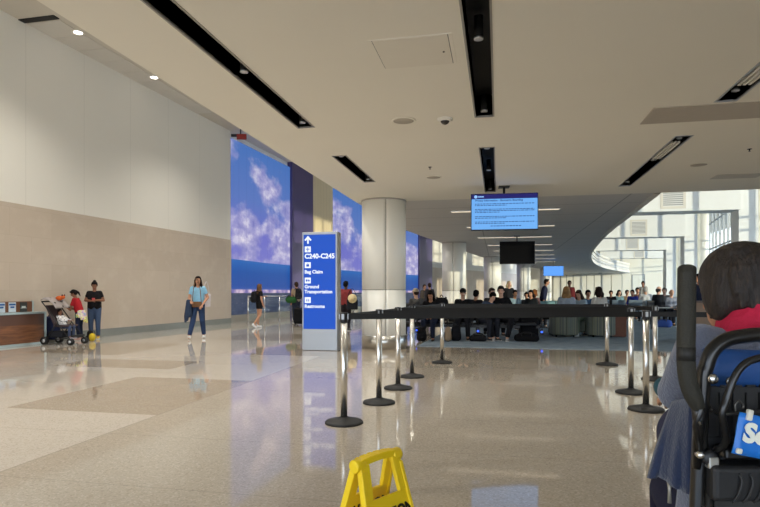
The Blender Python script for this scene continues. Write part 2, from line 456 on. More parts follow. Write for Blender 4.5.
# ---- ceilings ----
ROWX = (-2.25, -.15, 2.3)
SLOTS = [(0, 1.6, 6.5, 'black'), (0, 7.95, 9.95, 'black'), (1, 1.6, 6.5, 'black'), (1, 7.9, 11.4, 'black'), (2, 2.9, 6.48, 'slat'), (2, 7.82, 11.3, 'slat')]
HW = .095
holes = [[(ROWX[r]-HW, a), (ROWX[r]+HW, a), (ROWX[r]+HW, b_), (ROWX[r]-HW, b_)] for r, a, b_, _ in SLOTS]
C1 = [(-3.05, -8.5), (7.0, -8.5), (7.0, 12.15), (3.04, 12.2), (-3.05, 12.2)]
bm = BM(); slab_with_holes(bm, C1, holes, CEIL, CEIL+.55)
struct('ceiling', bm, ceil_paint, 'smooth beige lowered ceiling over the queue', 'ceiling')
def far_ceiling_mat():
    m, nt, b = newmat('metal_ceiling_tiles'); tc = N(nt, 'ShaderNodeTexCoord'); sp = N(nt, 'ShaderNodeSeparateXYZ'); nt.links.new(tc.outputs['Object'], sp.inputs[0])
    j = mth(nt, 'MAXIMUM', line_at(nt, sp.outputs[1], 1.7, .03, .2), line_at(nt, sp.outputs[0], 3.1, .03, .5))
    c = mixc(nt, mth(nt, 'MULTIPLY', j, .6), lin((208, 204, 198)), lin((110, 108, 106)))
    nt.links.new(c, b.inputs['Base Color']); b.inputs['Roughness'].default_value = .6
    return m
CURVE = [(3.04, 12.2), (3.22, 15.3), (3.62, 21.5), (4.7, 31.6), (6.48, 41.7), (8.87, 50.8), (12.0, 59.5), (13.2, 62.6)]
CURVE_S = [(p.x, p.y) for p in curve_pts([(x, y, 0) for x, y in CURVE], 6)]
LEFTC = [(-3.05, 12.2), (-2.95, 17.5), (-2.2, 23.2), (-.95, 32.5), (1.05, 41.2), (3.3, 50), (5.6, 57), (8, 62.6)]
bm = BM(); slab_with_holes(bm, LEFTC[::-1] + CURVE_S, [], CEIL, CEIL+.93)
struct('ceiling_far', bm, far_ceiling_mat(), 'grey metal tile ceiling curving over the gate seating', 'ceiling')
# ribbed fascia round the curved edge
bm = BM()
for a, b_ in zip(CURVE_S, CURVE_S[1:]):
    a, b_ = Vector((*a, 0)), Vector((*b_, 0)); d = (b_-a); n = Vector((d.y, -d.x, 0)).normalized()
    for z0, z1, w in ((CEIL-.02, CEIL+.16, .12), (CEIL+.30, CEIL+.40, .06), (CEIL+.52, CEIL+.62, .06), (CEIL+.78, CEIL+.95, .1)):
        vs = [bm.verts.new(p+Vector((0, 0, z))) for z in (z0, z1) for p in (a, b_, b_+n*w, a+n*w)]
        for f in ((3, 2, 1, 0), (4, 5, 6, 7), (2, 3, 7, 6), (0, 1, 5, 4)): bm.faces.new([vs[i] for i in f])
struct('trim_3', bm, white_paint, 'white banded fascia round the curved ceiling edge', 'fascia')
bm = BM(); box(bm, -17, 22, -9, 72, ROOF, ROOF+.3)
struct('ceiling_high', bm, M('roof_paint', (206, 200, 188), .8, var=.02), 'high white ceiling above the left side of the hall', 'ceiling')
# run of flush tiles high beside the white wall
t = thing('ceiling_tile_strip', 'strip of pale square tiles on the high ceiling beside the white wall', 'ceiling tiles', tuple(ce(48, 21, ROOF)))
pa, pb = ce(48, 21, ROOF), ce(204, 113, ROOF); L = (pb-pa); ang = math.atan2(L.y, L.x)-PI/2
t.rotation_euler = (0, 0, ang)
for i in range(9):
    l = L.length/9; bm = BM(); box(bm, -.55, .3, i*l+.01, (i+1)*l-.01, -.012, 0); obj('tile', bm, M('tile_white', (214, 210, 202), .8, var=.02), t)
bm = BM(); box(bm, -.6, .35, -.22, -.05, -.02, 0); obj('dark_slot', bm, black_matte, t, label='dark linear slot at the near end')

# ---- long ceiling slots with spot lamps ----
def spot_head(t, y, up):
    bm = BM(); cone(bm, (0, y, .20), .036, (0, y, .03), .036, 18)
    s = obj('spotlight', bm, black_matte, t, True)
    bm = BM(); lathe(bm, [(.037, .034), (.037, .018), (.028, .018)], 18, (0, y, 0)); obj('lens_ring', bm, alu, s, True)
    bm = BM(); cone(bm, (0, y, .03), .026, (0, y, .026), .026, 16); obj('lens', bm, lamp_glow if up else M('lens_white', (230, 224, 210), .2), s)
    if up:
        li = bpy.data.lights.new('slot_spot', 'SPOT'); li.energy = SPOT_W; li.color = (1, .96, .87); li.spot_size = R(130); li.spot_blend = .9; li.shadow_soft_size = .04
        o = bpy.data.objects.new('slot_spot', li); COL.objects.link(o); o.parent = t; o.location = (0, y, -.005)
SPOT_W = 25
lab = ['long black ceiling slot nearest the left wall', 'short black ceiling slot ahead of the round column', 'black ceiling slot at top centre running overhead', 'black ceiling slot just above the lit notice screen',
       'slatted ceiling slot at the right edge above the grey ceiling panel', 'slatted ceiling slot with lamps near the right end of the ceiling']
for (r, a, b_, kind), lb in zip(SLOTS, lab):
    L = b_-a; t = thing('ceiling_light_slot', lb, 'ceiling light', (ROWX[r], a, CEIL), 0, 'long light slots in the lowered ceiling')
    w, h = HW, .24
    bm = BM()
    for q in ([(-w, 0, h), (w, 0, h), (w, L, h), (-w, L, h)], [(-w, 0, 0), (-w, 0, h), (-w, L, h), (-w, L, 0)], [(w, 0, 0), (w, L, 0), (w, L, h), (w, 0, h)],
              [(-w, 0, 0), (w, 0, 0), (w, 0, h), (-w, 0, h)], [(-w, L, 0), (-w, L, h), (w, L, h), (w, L, 0)]):
        bm.faces.new([bm.verts.new(Vector(p)*1.0) for p in q])
    bmesh.ops.remove_doubles(bm, verts=bm.verts[:], dist=1e-4); bmesh.ops.recalc_face_normals(bm, faces=bm.faces[:])
    hs = obj('housing', bm, black_matte, t)
    hs.modifiers.new('wall', 'SOLIDIFY').thickness = -.004
    bm = BM(); e = .014
    box(bm, -w-e, -w+.002, -e, L+e, -.006, .012); box(bm, w-.002, w+e, -e, L+e, -.006, .012); box(bm, -w, w, -e, .002, -.006, .012); box(bm, -w, w, L-.002, L+e, -.006, .012)
    obj('trim_frame', bm, alu if kind == 'slat' else M('slot_trim', (150, 146, 138), .5), t)
    if kind == 'slat':
        if r == 2 and a > 5:
            for x in (-.045, 0, .045):
                bm = BM(); box(bm, x-.013, x+.013, .36, 1.3, .002, .03); obj('slat', bm, white_paint, t)
            # the lamps: both ends and the middle
            for y in (.2, 1.45, 3.2): spot_head(t, y, True)
        else:
            for x in (-.045, .0, .045):
                bm = BM(); box(bm, x-.013, x+.013, .3, L-.45, .002, .03); obj('slat', bm, white_paint, t)
            spot_head(t, L-.25, True)
    elif r == 1 and a < 5:
        spot_head(t, 2.95, True); spot_head(t, L-.12, True)
    elif r == 1:
        spot_head(t, .15, True); spot_head(t, 1.6, True); spot_head(t, L-.15, True)
    elif a > 5:
        spot_head(t, .12, True); spot_head(t, L-.12, True)
    else:
        spot_head(t, 3.2, True); spot_head(t, L-.12, True)

# ---- small ceiling fittings ----
q = [ce(366.7, 40.5), ce(451.9, 32.6), ce(457, 63.2), ce(382.5, 69)]
x0, x1 = (q[0].x+q[3].x)/2, (q[1].x+q[2].x)/2; y0, y1 = (q[2].y+q[3].y)/2, (q[0].y+q[1].y)/2
y0, y1 = min(y0, y1), max(y0, y1)
t = thing('ceiling_access_hatch', 'square white access hatch in the lowered ceiling', 'hatch', ((x0+x1)/2, (y0+y1)/2, CEIL))
w, d = (x1-x0)/2, (y1-y0)/2
bm = BM(); box(bm, -w+.035, w-.035, -d+.012, d-.012, -.006, 0); obj('panel', bm, M('hatch_white', (228, 222, 208), .7, var=.02), t)
bm = BM(); e = .03
box(bm, -w, -w+e, -d, d, -.004, 0); box(bm, w-e, w, -d, d, -.004, 0); box(bm, -w+e, w-e, -d, -d+.01, -.004, 0); box(bm, -w+e, w-e, d-.01, d, -.004, 0)
obj('frame', bm, ceil_paint, t)
bm = BM(); box(bm, -w+e, -w+e+.006, -d+.01, d-.01, -.002, 0); box(bm, w-e-.006, w-e, -d+.01, d-.01, -.002, 0); obj('shadow_gap', bm, black_matte, t)
bm = BM(); cone(bm, (w-.09, .02, -.012), .008, (w-.09, .02, -.005), .008, 10); obj('latch', bm, black_matte, t)
# flush grey panel
q = [ce(641, 123), ce(760, 118), ce(760, 101), ce(653, 108)]
x0 = (q[0].x+q[3].x)/2; y0 = (q[0].y+q[1].y)/2; y1 = (q[2].y+q[3].y)/2
y0, y1 = min(y0, y1), max(y0, y1)
bm = BM(); box(bm, -0, 2.6, 0, y1-y0, -.008, 0)
o = obj('ceiling_panel', bm, M('panel_grey', (182, 172, 158), .6, var=.05), None, loc=(x0, y0, CEIL)); tag(o, 'long flush grey panel across the ceiling at the right', 'ceiling panel')
for nm, lb, px, py, wpx in (('ceiling_speaker', 'round ceiling speaker just beyond the access hatch', 403.6, 120.3, 24), ('ceiling_speaker', 'small round ceiling disc ahead of the round column', 433.6, 177, 16),
                            ('ceiling_speaker', 'round ceiling speaker near the right slatted slot', 698.7, 164.4, 18)):
    p = ce(px, py); Z = (CEIL-EYE)*FOC/(HOR-py); r = wpx/2/FOC*Z
    t = thing(nm, lb, 'speaker', tuple(p), 0, 'round discs in the lowered ceiling')
    bm = BM(); lathe(bm, [(r*.2, -.012), (r*.85, -.010), (r*.86, 0)], 28); obj('grille', bm, M('grille_grey', (176, 168, 154), .7, var=.1, scale=200), t, True)
    bm = BM(); lathe(bm, [(r*.86, 0), (r*.87, -.013), (r, -.006), (r, 0)], 28); obj('rim', bm, ceil_paint, t, True)
p = ce(445, 118.7); t = thing('dome_camera', 'small dome camera on the ceiling beside the round speaker', 'camera', tuple(p))
bm = BM(); lathe(bm, [(.088, 0), (.088, -.018), (.06, -.03)], 28); obj('ring', bm, white_paint, t, True)
bm = BM(); ball(bm, (0, 0, -.022), (.052, .052, .045), 20, 12); obj('dome', bm, M('smoked_dome', (52, 48, 46), .1), t, True)
for lb, px, py in (('ceiling sprinkler between the dome camera and the round column', 430, 167), ('ceiling sprinkler near the right edge of the ceiling', 749.5, 149)):
    p = ce(px, py); t = thing('sprinkler', lb, 'sprinkler', tuple(p), 0, 'ceiling sprinklers')
    bm = BM(); lathe(bm, [(.03, 0), (.03, -.004), (.01, -.008), (.006, -.028), (.004, -.032)], 14); obj('body', bm, dark_metal, t, True)
    bm = BM(); lathe(bm, [(.004, -.032), (.016, -.033), (.016, -.035), (.004, -.037)], 14); obj('deflector', bm, dark_metal, t)
# far-right flush vent
p = ce(737, 176); bm = BM(); box(bm, -.36, .36, -.18, .18, -.008, 0)
o = obj('ceiling_vent', bm, M('vent_pale', (196, 190, 178), .6), None, loc=tuple(p)); tag(o, 'pale rectangular ceiling panel near the right window opening', 'vent')

# linear lights in the far ceiling
for i, (px0, px1, py) in enumerate(((451, 558, 209.8), (467, 553, 226), (478, 550, 236.8), (488, 551, 244.6), (494, 552, 250.2), (499, 553, 254.8), (505, 554, 258.6), (510, 555, 261.6))):
    Z = (CEIL-EYE)*FOC/(HOR-py); a, b_ = wp(px0, Z, CEIL), wp(px1, Z, CEIL)
    c = (a+b_)/2; L = (px1-px0)/FOC*Z
    words = ('nearest', 'second', 'third', 'fourth', 'fifth', 'sixth', 'seventh', 'farthest')
    t = thing('linear_ceiling_light', '%s of the thin white light strips across the grey ceiling' % words[i], 'ceiling light', (c.x, c.y, CEIL), 0, 'thin light strips across the far ceiling')
    bm = BM(); box(bm, -L/2, L/2, -.07, .07, -.022, 0); obj('housing', bm, alu, t)
    bm = BM(); box(bm, -L/2+.02, L/2-.02, -.05, .05, -.026, -.02); obj('diffuser', bm, EM('strip_glow', (255, 236, 206), .42), t)

# high downlights over the left walk
for lb, px, py in (('round downlight high at upper left nearest the camera', 78, 32), ('small round downlight high on the ceiling farther along the white wall', 154, 77)):
    p = ce(px, py, ROOF); t = thing('downlight', lb, 'ceiling light', tuple(p), 0, 'downlights in the high ceiling')
    bm = BM(); lathe(bm, [(.10, 0), (.10, -.02), (.15, -.02), (.15, 0)], 24); obj('rim', bm, white_paint, t)
    bm = BM(); cone(bm, (0, 0, -.006), .10, (0, 0, -.012), .10, 20); obj('lens', bm, EM('downlight_glow', (255, 244, 236), 5), t)
def lamp(kind, name, loc, energy, color, size=.2, rot=(0, 0, 0), sy=None, spot=None):
    li = bpy.data.lights.new(name, kind); li.energy = energy; li.color = color
    if kind == 'AREA':
        li.size = size
        if sy: li.shape = 'RECTANGLE'; li.size_y = sy
    elif kind == 'SPOT':
        li.spot_size = spot; li.spot_blend = .8; li.shadow_soft_size = size
    elif kind == 'POINT': li.shadow_soft_size = size
    o = bpy.data.objects.new(name, li); COL.objects.link(o); o.location = loc; o.rotation_euler = rot
    return o
# red sign box at the end of the white wall, under the high ceiling
w = wall_at(229); p = cw(w.x+.35, w.y-.1, 7.1)
t = thing('red_sign_box', 'small red sign box hung high at the end of the white wall', 'sign', (p.x, p.y, 7.02), YAW)
bm = BM(); box(bm, -.02, .34, -.04, .04, 0, .2); obj('box', bm, M('sign_red', (150, 40, 30), .5), t)
bm = BM(); box(bm, -.24, -.02, -.03, .03, .1, .2); box(bm, .1, .14, -.02, .02, .2, .38); obj('bracket', bm, black_plastic, t)

# ---- round columns down the concourse ----
COLS = [(-2.42, 12.1), (-1.72, 22.9), (-.3, 32.5), (1.75, 41.2), (3.9, 49.6)]
col_mat = M('column_panels', (240, 237, 226), .4, 0, var=.03, scale=1)
for i, (x, y) in enumerate(COLS):
    t = thing('column', ('thick round white column nearest the camera', 'second round white column behind the seated travellers', 'third round column, half in sunlight', 'fourth round column, half in sunlight', 'farthest round column')[i], 'column', (x, y, 0), 0, 'round columns along the concourse')
    t['kind'] = 'structure'
    r = .475; top = CEIL
    seg = 48; aim = math.atan2(-y, -x) + (.09 if i == 0 else -.1)
    for z0, z1 in ((.28, 1.24), (1.25, top)):
        for h in (0, 1):
            bm = BM(); n = 24; a0 = aim+h*PI+.012; a1 = aim+(h+1)*PI-.012
            pts = [(r*math.cos(a0+(a1-a0)*k/n), r*math.sin(a0+(a1-a0)*k/n)) for k in range(n+1)]
            prism(bm, pts+[(.0, .0)], z0, z1); o = obj('panel', bm, col_mat, t, True)
            o.data.polygons[0].use_smooth = o.data.polygons[1].use_smooth = False
    bm = BM(); lathe(bm, [(r-.02, 0.28), (r-.02, top-.005)], seg); obj('core', bm, M('seam_dark', (92, 88, 80), .6), t, True)
    bm = BM(); lathe(bm, [(r+.006, 0), (r+.006, .28), (r-.01, .285)], seg); obj('base_band', bm, steel, t, True)
    bm = BM(); lathe(bm, [(r+.012, top-.03), (r+.012, top)], seg); obj('top_collar', bm, M('collar_grey', (176, 170, 160), .5), t, True)

# ---- sunny side on the right: beams, piers, round posts, glazing ----
BE = [(22, 8.3, 3.6), (32, 9.5, 4.6), (42, 11.3, 6.4), (52, 13.9, 9.2)]
beam_white = M('beam_white', (240, 241, 238), .6, var=.02)
GR = [(673, 197), (638.6, 227.7), (632.4, 243.5), (639, 253.3)]
nm = ('nearest', 'second', 'third', 'farthest')
for i, (y, xe, xs) in enumerate(BE):
    bm = BM(); box(bm, xs-.6, xe, y, y+.9, 4.08, 5.2)
    struct('trim_%d' % (4+i), bm, beam_white, '%s deep white beam across the sunlit opening' % nm[i], 'beam')
    bm = BM(); box(bm, xe-.06, xe+.55, y+.05, y+.75, 0, ROOF)
    struct('wall_pier' if i == 0 else 'wall_pier', bm, beam_white, 'square white pier at the end of the %s beam' % nm[i], 'pier')
    bm = BM(); lathe(bm, [(.27, 0), (.27, ROOF)], 32, (xe+.95, y+.5, 0)); struct('wall_post', bm, col_mat, 'round white post beside the %s beam pier' % nm[i], 'post', True)
    px, py = GR[i]; Z = y/(((px-380)/FOC)*SA+CA); p = wp(px, Z, 0); h = hy(py, Z)
    t = thing('air_grille', 'square air grille on the face of the %s white beam' % nm[i], 'grille', (p.x, y-.012, h), 0, 'air grilles on the white beams')
    s = .42
    bm = BM(); box(bm, -s, s, 0, .012, -s, -s+.09); box(bm, -s, s, 0, .012, s-.09, s); box(bm, -s, -s+.09, 0, .012, -s+.09, s-.09); box(bm, s-.09, s, 0, .012, -s+.09, s-.09); obj('frame', bm, white_paint, t)
    bm = BM()
    for k in range(9):
        z = -s+.12+k*.07; box(bm, -s+.09, s-.09, .002, .012, z, z+.045)
    obj('louvres', bm, grey_paint, t)
FAC = [(8.6, 12.2), (10.6, 22), (11.9, 32), (13.7, 42), (16.3, 52), (18.6, 62.6)]
frame_white = M('window_frame_white', (216, 220, 222), .5, var=.02)
for i, (a, b_) in enumerate(zip(FAC, FAC[1:])):
    a, b_ = Vector((*a, 0)), Vector((*b_, 0)); d = b_-a; L = d.length
    t = thing('window_%d' % (i+1), 'tall gridded window bay %s of the sunlit side' % ('nearest', 'second', 'third', 'fourth', 'farthest')[i], 'window', tuple(a), math.atan2(d.y, d.x)); t['kind'] = 'structure'
    bm = BM(); nv = 8
    for k in range(nv+1): x = L*k/nv; box(bm, x-.04, x+.04, -.09, .05, 0, ROOF)
    for z in (.05, 1.1, 3.5, 3.95, 5.6, ROOF-.08): box(bm, 0, L, -.06, .03, z-.04, z+.04)
    obj('window_frame', bm, frame_white, t)
    bm = BM(); box(bm, 0, L, -.006, .006, 0, ROOF); obj('glass', bm, glass, t)
# unseen wall added on the right, out to the first window, to block sun
bm = BM(); box(bm, 7.0, 7.3, -9, 12.2, 0, ROOF); box(bm, 7.3, 8.6, 11.9, 12.2, 0, ROOF)
struct('wall_right_sun_block', bm, white_paint, 'unseen white wall right of the queue, added to block the sun', 'wall')
# end wall
bm = BM(); box(bm, 3.0, 20, 62.6, 63, 0, ROOF); struct('wall_back', bm, M('end_wall_white', (230, 226, 212), .7, var=.02), 'white end wall behind the far seating', 'wall')
def on_back(px):  # world x on the end wall seen at px
    k = (px-380)/FOC; Z = 62.6/(k*SA+CA); return wp(px, Z, 0).x, Z
t = thing('folding_partition', 'row of tall white folding partition panels on the end wall', 'partition', (on_back(553)[0], 62.55, 0))
xs = [on_back(p)[0]-t.location.x for p in (553, 560.5, 566.5, 573, 586.5, 594, 601, 611, 622)]
for a, b_ in zip(xs, xs[1:]):
    bm = BM(); box(bm, a+.04, b_-.04, -.05, .05, 0, 2.95); obj('panel', bm, M('partition_white', (224, 220, 206), .6, var=.02), t)
bm = BM(); box(bm, xs[0], xs[-1], -.02, .05, 0, 3.0); obj('track', bm, M('partition_line', (150, 146, 134), .7), t)
a, b_ = on_back(632)[0], on_back(645)[0]
t = thing('door_1', 'white double door in the end wall', 'door', ((a+b_)/2, 62.6, 0)); t['kind'] = 'structure'
w = (b_-a)/2
bm = BM(); box(bm, -w, -w+.08, -.06, 0, 0, 3); box(bm, w-.08, w, -.06, 0, 0, 3); box(bm, -w+.08, w-.08, -.06, 0, 2.92, 3); obj('door_frame', bm, grey_paint, t)
for s in (-1, 1): bm = BM(); box(bm, min(s*.01, s*(w-.08)), max(s*.01, s*(w-.08)), -.03, 0, 0, 2.92); obj('leaf', bm, M('door_white', (226, 226, 216), .6), t)
x, Z = on_back(601); t = thing('wall_camera', 'small dark camera on an arm on the end wall', 'camera', (x, 62.6, hy(272.5, Z)), 0)
bm = BM(); tube(bm, [(0, 0, 0), (0, -.3, .05), (-.5, -.35, .03)], .05, 10); obj('arm', bm, grey_paint, t, True)
bm = BM(); cone(bm, (.05, -.36, .02), .12, (-.3, -.36, .0), .12, 14); obj('camera_body', bm, black_plastic, t)

# ---- ground outside the windows ----
bm = BM(); box(bm, 22, 160, -60, 160, -4.6, -4.5)
struct('ground_outside', bm, M('apron_concrete', (170, 168, 160), .9, var=.1, scale=.1), 'pale concrete apron outside the windows', 'ground')

# ---- light ----
wd = bpy.data.worlds.new('sky'); SC.world = wd; wd.use_nodes = True; nt = wd.node_tree
bg = nt.nodes['Background']; tc = N(nt, 'ShaderNodeTexCoord'); sp = N(nt, 'ShaderNodeSeparateXYZ'); nt.links.new(tc.outputs['Generated'], sp.inputs[0])
c = ramp(nt, mth(nt, 'ADD', mth(nt, 'MULTIPLY', sp.outputs[2], .5), .5), [(.45, (.42, .42, .42)), (.5, (.82, .88, .95)), (.62, (.55, .72, .95)), (1, (.3, .5, .9))])
nt.links.new(c, bg.inputs[0]); bg.inputs[1].default_value = SKY = 2.0
sun = bpy.data.lights.new('sun', 'SUN'); sun.energy = 1.35; sun.color = (1, .88, .66); sun.angle = R(.6)
so = bpy.data.objects.new('sun', sun); COL.objects.link(so)
dirv = Vector((-.80, .60, -.058)).normalized(); so.rotation_euler = dirv.to_track_quat('-Z', 'Y').to_euler(); so.location = (40, 0, 12)
for x, y in ((-8.2, 4), (-8.0, 10), (-7.4, 16), (-6.6, 22), (-5.6, 28), (-5.5, 2), (-5.2, 9), (-4.8, 15)):
    lamp('SPOT', 'hall_downlight', (x, y, ROOF-.03), 310, (1, .965, .89), .12, (0, 0, 0), spot=R(120))
SC.view_settings.view_transform = 'Standard'; SC.view_settings.look = 'None'; SC.view_settings.exposure = 1.4; SC.view_settings.gamma = 1
try: SC.view_settings.use_curve_mapping = False
except Exception: pass
cd = bpy.data.cameras.new('camera'); cam = bpy.data.objects.new('camera', cd); COL.objects.link(cam); SC.camera = cam
cd.sensor_width = 36; cd.lens = 36*FOC/760; cd.shift_y = (HOR-253.5)/760; cd.clip_end = 400
cam.location = (0, 0, EYE); cam.rotation_euler = (R(90), 0, YAW)
# =====================================================  PEOPLE  =====================================================
def V3(*a): return Vector(a)
# local frame of a figure: faces -Y, its own left is +X, feet on z = 0
STAND = dict(pelvis=V3(0, 0, .93), chest=V3(0, .01, 1.27), neck=V3(0, .015, 1.43), head=V3(0, -.01, 1.585),
             shL=V3(.155, .01, 1.372), shR=V3(-.155, .01, 1.372), elL=V3(.205, .03, 1.11), elR=V3(-.205, .03, 1.11), wrL=V3(.2, -.05, .87), wrR=V3(-.2, -.05, .87),
             hipL=V3(.085, 0, .90), hipR=V3(-.085, 0, .90), knL=V3(.095, -.015, .49), knR=V3(-.095, -.015, .49), anL=V3(.095, .02, .085), anR=V3(-.095, .02, .085), yawL=0, yawR=0, pitch=0, turn=0)
SIT = dict(STAND, pelvis=V3(0, 0, .56), chest=V3(0, .05, .89), neck=V3(0, .05, 1.05), head=V3(0, .02, 1.205),
           shL=V3(.16, .05, .99), shR=V3(-.16, .05, .99), elL=V3(.21, .02, .74), elR=V3(-.21, .02, .74), wrL=V3(.1, -.2, .68), wrR=V3(-.1, -.2, .68),
           hipL=V3(.09, -.02, .53), hipR=V3(-.09, -.02, .53), knL=V3(.12, -.44, .52), knR=V3(-.12, -.44, .52), anL=V3(.12, -.42, .085), anR=V3(-.12, -.42, .085))
def pose(base, lean=0, side=0, s=1.0, **kw):
    p = {k: (v.copy() if isinstance(v, Vector) else v) for k, v in base.items()}
    rot = Matrix.Rotation(R(lean), 3, 'X') @ Matrix.Rotation(R(side), 3, 'Y')
    for k in ('chest', 'neck', 'head', 'shL', 'shR', 'elL', 'elR', 'wrL', 'wrR'):
        p[k] = p['pelvis'] + rot @ (p[k]-p['pelvis'])
    for k, v in kw.items(): p[k] = Vector(v) if isinstance(v, (tuple, list)) else v
    p['s'] = s
    return p
SKIN = {'light': (214, 168, 142), 'tan': (188, 138, 108), 'brown': (134, 90, 66), 'dark': (86, 58, 44)}
def skin_mat(k): return M('skin_'+k, SKIN[k], .55, var=.06, scale=12, spec=.35)
def hand(bm, wr, el, facing, curl=.5, s=1.0):
    """palm, four unequal bent fingers and a side thumb, carrying on from the forearm"""
    d = (wr-el).normalized(); side = d.cross(Vector(facing)).normalized(); n = side.cross(d)
    pc = wr+d*.045*s
    rot = Matrix((side, d, n)).transposed()
    ball(bm, pc, (.036*s, .05*s, .016*s), 10, 8, rot)
    cone(bm, wr-d*.02, .026*s, wr+d*.03*s, .024*s, 10)
    for k, (o, L) in enumerate(((-.027, .066), (-.009, .076), (.009, .07), (.026, .054))):
        a = pc+d*.035*s+side*o*s
        d1 = (d-n*curl*.5).normalized(); d2 = (d-n*curl*1.4).normalized()
        b_ = a+d1*L*.55*s; c = b_+d2*L*.5*s
        tube(bm, [a-d*.012*s, a, b_, c], [.0085*s, .009*s, .008*s, .0065*s], 6)
    t = pc-side*.03*s-d*.015*s
    tube(bm, [t+side*.008*s, t-side*.018*s+d*.03*s-n*.01*s, t-side*.018*s+d*.058*s-n*.02*s], [.012*s, .010*s, .008*s], 6)
def headrot(P): return Matrix.Rotation(R(P['turn']), 3, 'Z') @ Matrix.Rotation(R(P['pitch']), 3, 'X')
def person(label, loc, face, P, skin='tan', top=(40, 40, 44), sleeve='short', legs=(40, 50, 80), legtype='trousers', shoes=(225, 225, 222), hair=('short', (26, 20, 18)),
           group=None, fine=.016, wide=1.0, hands=True, facefeat=True, coll=None):
    """face: world direction (x, y) in which the person looks"""
    rz = math.atan2(face[1], face[0]) + PI/2
    t = thing('person', label, 'person', (loc[0], loc[1], loc[2] if len(loc) > 2 else 0), rz, group)
    s = P['s']; t.scale = (s, s, s)
    sm = skin_mat(skin); hr = headrot(P); H = P['head']
    def hp(x, y, z): return H + hr @ Vector((x, y, z))
    w = wide
    # one continuous body
    bm = BM()
    for q in (-1, 1): limb(bm, P['pelvis']+V3(q*.06*w, 0, .02), .1*w, P['chest']+V3(q*.058*w, 0, .01), .096*w)
    limb(bm, P['chest']+V3(0, .0, .04), .09*w, P['neck']-V3(0, 0, .03), .06)
    for L in 'LR': limb(bm, P['neck']-V3(0, 0, .075), .055, P['sh'+L], .05)
    limb(bm, P['neck']-V3(0, 0, .05), .054, H+hr @ Vector((0, .015, -.05)), .05)
    ball(bm, hp(0, .01, .02), (.074, .093, .094), 18, 14, hr); ball(bm, hp(0, -.022, -.05), (.057, .066, .062), 16, 12, hr)
    ball(bm, hp(0, -.055, -.093), (.026, .022, .02), 10, 8, hr)
    limb(bm, hp(0, -.088, .005), .009, hp(0, -.104, -.027), .0145, 8)
    for q in (-1, 1): ball(bm, hp(q*.077, .012, -.012), (.012, .022, .032), 8, 8, hr)
    for L in 'LR':
        limb(bm, P['sh'+L], .05, P['el'+L], .041); limb(bm, P['el'+L], .041, P['wr'+L], .027)
        limb(bm, P['hip'+L], .088*w, P['kn'+L], .058); limb(bm, P['kn'+L], .056, P['an'+L], .036)
        limb(bm, P['an'+L], .034, P['an'+L]+V3(0, -.1, -.045), .03)
    body = modify(obj('body', bm, sm, t, True), fine*.8, 2)
    if hands:
        # hands belong to the body; each a palm with five fingers rooted in the wrist
        for L in 'LR':
            bm = BM(); hand(bm, P['wr'+L], P['el'+L], (0, 0, 1) if abs((P['wr'+L]-P['el'+L]).normalized().z) < .8 else (0, 1, 0), .5)
            obj('hand', bm, sm, body, True)
    if facefeat:
        for q in (-1, 1):
            bm = BM(); ball(bm, hp(q*.031, -.078, .012), (.013, .009, .0075), 10, 8, hr); obj('eye', bm, M('eye_dark', (38, 26, 22), .3, var=0), body, True)
        bm = BM(); ball(bm, hp(0, -.083, -.055), (.024, .008, .0075), 10, 8, hr); obj('mouth', bm, M('lips', (140, 78, 70), .5, var=.05), body, True)
    # clothes
    tm = cloth(top); lm = cloth(legs)
    bm = BM(); g = .012
    for q in (-1, 1): limb(bm, P['pelvis']+V3(q*.064*w, 0, .01), .106*w+g, P['chest']+V3(q*.06*w, 0, .005), .097*w+g, 14)
    limb(bm, P['chest']+V3(0, 0, .04), .088*w+g, P['neck']-V3(0, 0, .06), .052+g, 14)
    for L in 'LR': limb(bm, P['neck']-V3(0, 0, .075), .055+g, P['sh'+L], .047+g, 14)
    for L in 'LR':
        sh, el, wr = P['sh'+L], P['el'+L], P['wr'+L]
        if sleeve == 'short': limb(bm, sh, .046+g, sh.lerp(el, .6), .044+g, 12, (1, 0))
        elif sleeve == 'long': limb(bm, sh, .047+g, el, .042+g, 12); limb(bm, el, .044+g, el.lerp(wr, .95), .032+g, 12, (1, 0))
        elif sleeve == 'none': pass
    modify(obj('top', bm, tm, t, True), fine, 3)
    bm = BM(); limb(bm, P['hipL']+V3(0, 0, .01), .094*w+g, P['hipR']+V3(0, 0, .01), .094*w+g, 14)
    for q in (-1, 1): limb(bm, P['pelvis']+V3(q*.058*w, 0, .03), .090*w+.004, P['pelvis']+V3(q*.058*w, 0, -.02), .096*w+.006)
    for L in 'LR':
        hi, kn, an = P['hip'+L], P['kn'+L], P['an'+L]
        if legtype == 'shorts': limb(bm, hi, .09*w+g, hi.lerp(kn, .42), .085*w+g, 14, (1, 0))
        else: limb(bm, hi, .09*w+g, kn, .062+g, 14); limb(bm, kn, .062+g, kn.lerp(an, .96), .044+g, 14, (1, 0))
    modify(obj('shorts' if legtype == 'shorts' else 'trousers', bm, lm, t, True), fine, 3)
    for L in 'LR':
        an = P['an'+L]; y = Matrix.Rotation(R(P['yaw'+L]), 3, 'Z') @ Matrix.Rotation(R(P.get('tip'+L, 0)), 3, 'X')
        def sp(v): return an + y @ Vector(v)
        bm = BM(); limb(bm, sp((0, .025, -.035)), .042, sp((0, -.03, -.035)), .042); limb(bm, sp((0, -.03, -.04)), .043, sp((0, -.15, -.052)), .032); limb(bm, sp((0, .015, .0)), .042, sp((0, .01, -.03)), .044)
        sh = modify(obj('shoe', bm, M('shoe_%d_%d_%d' % tuple(shoes), shoes, .6, var=.06), t, True), fine*.8, 1)
        bm = BM(); 
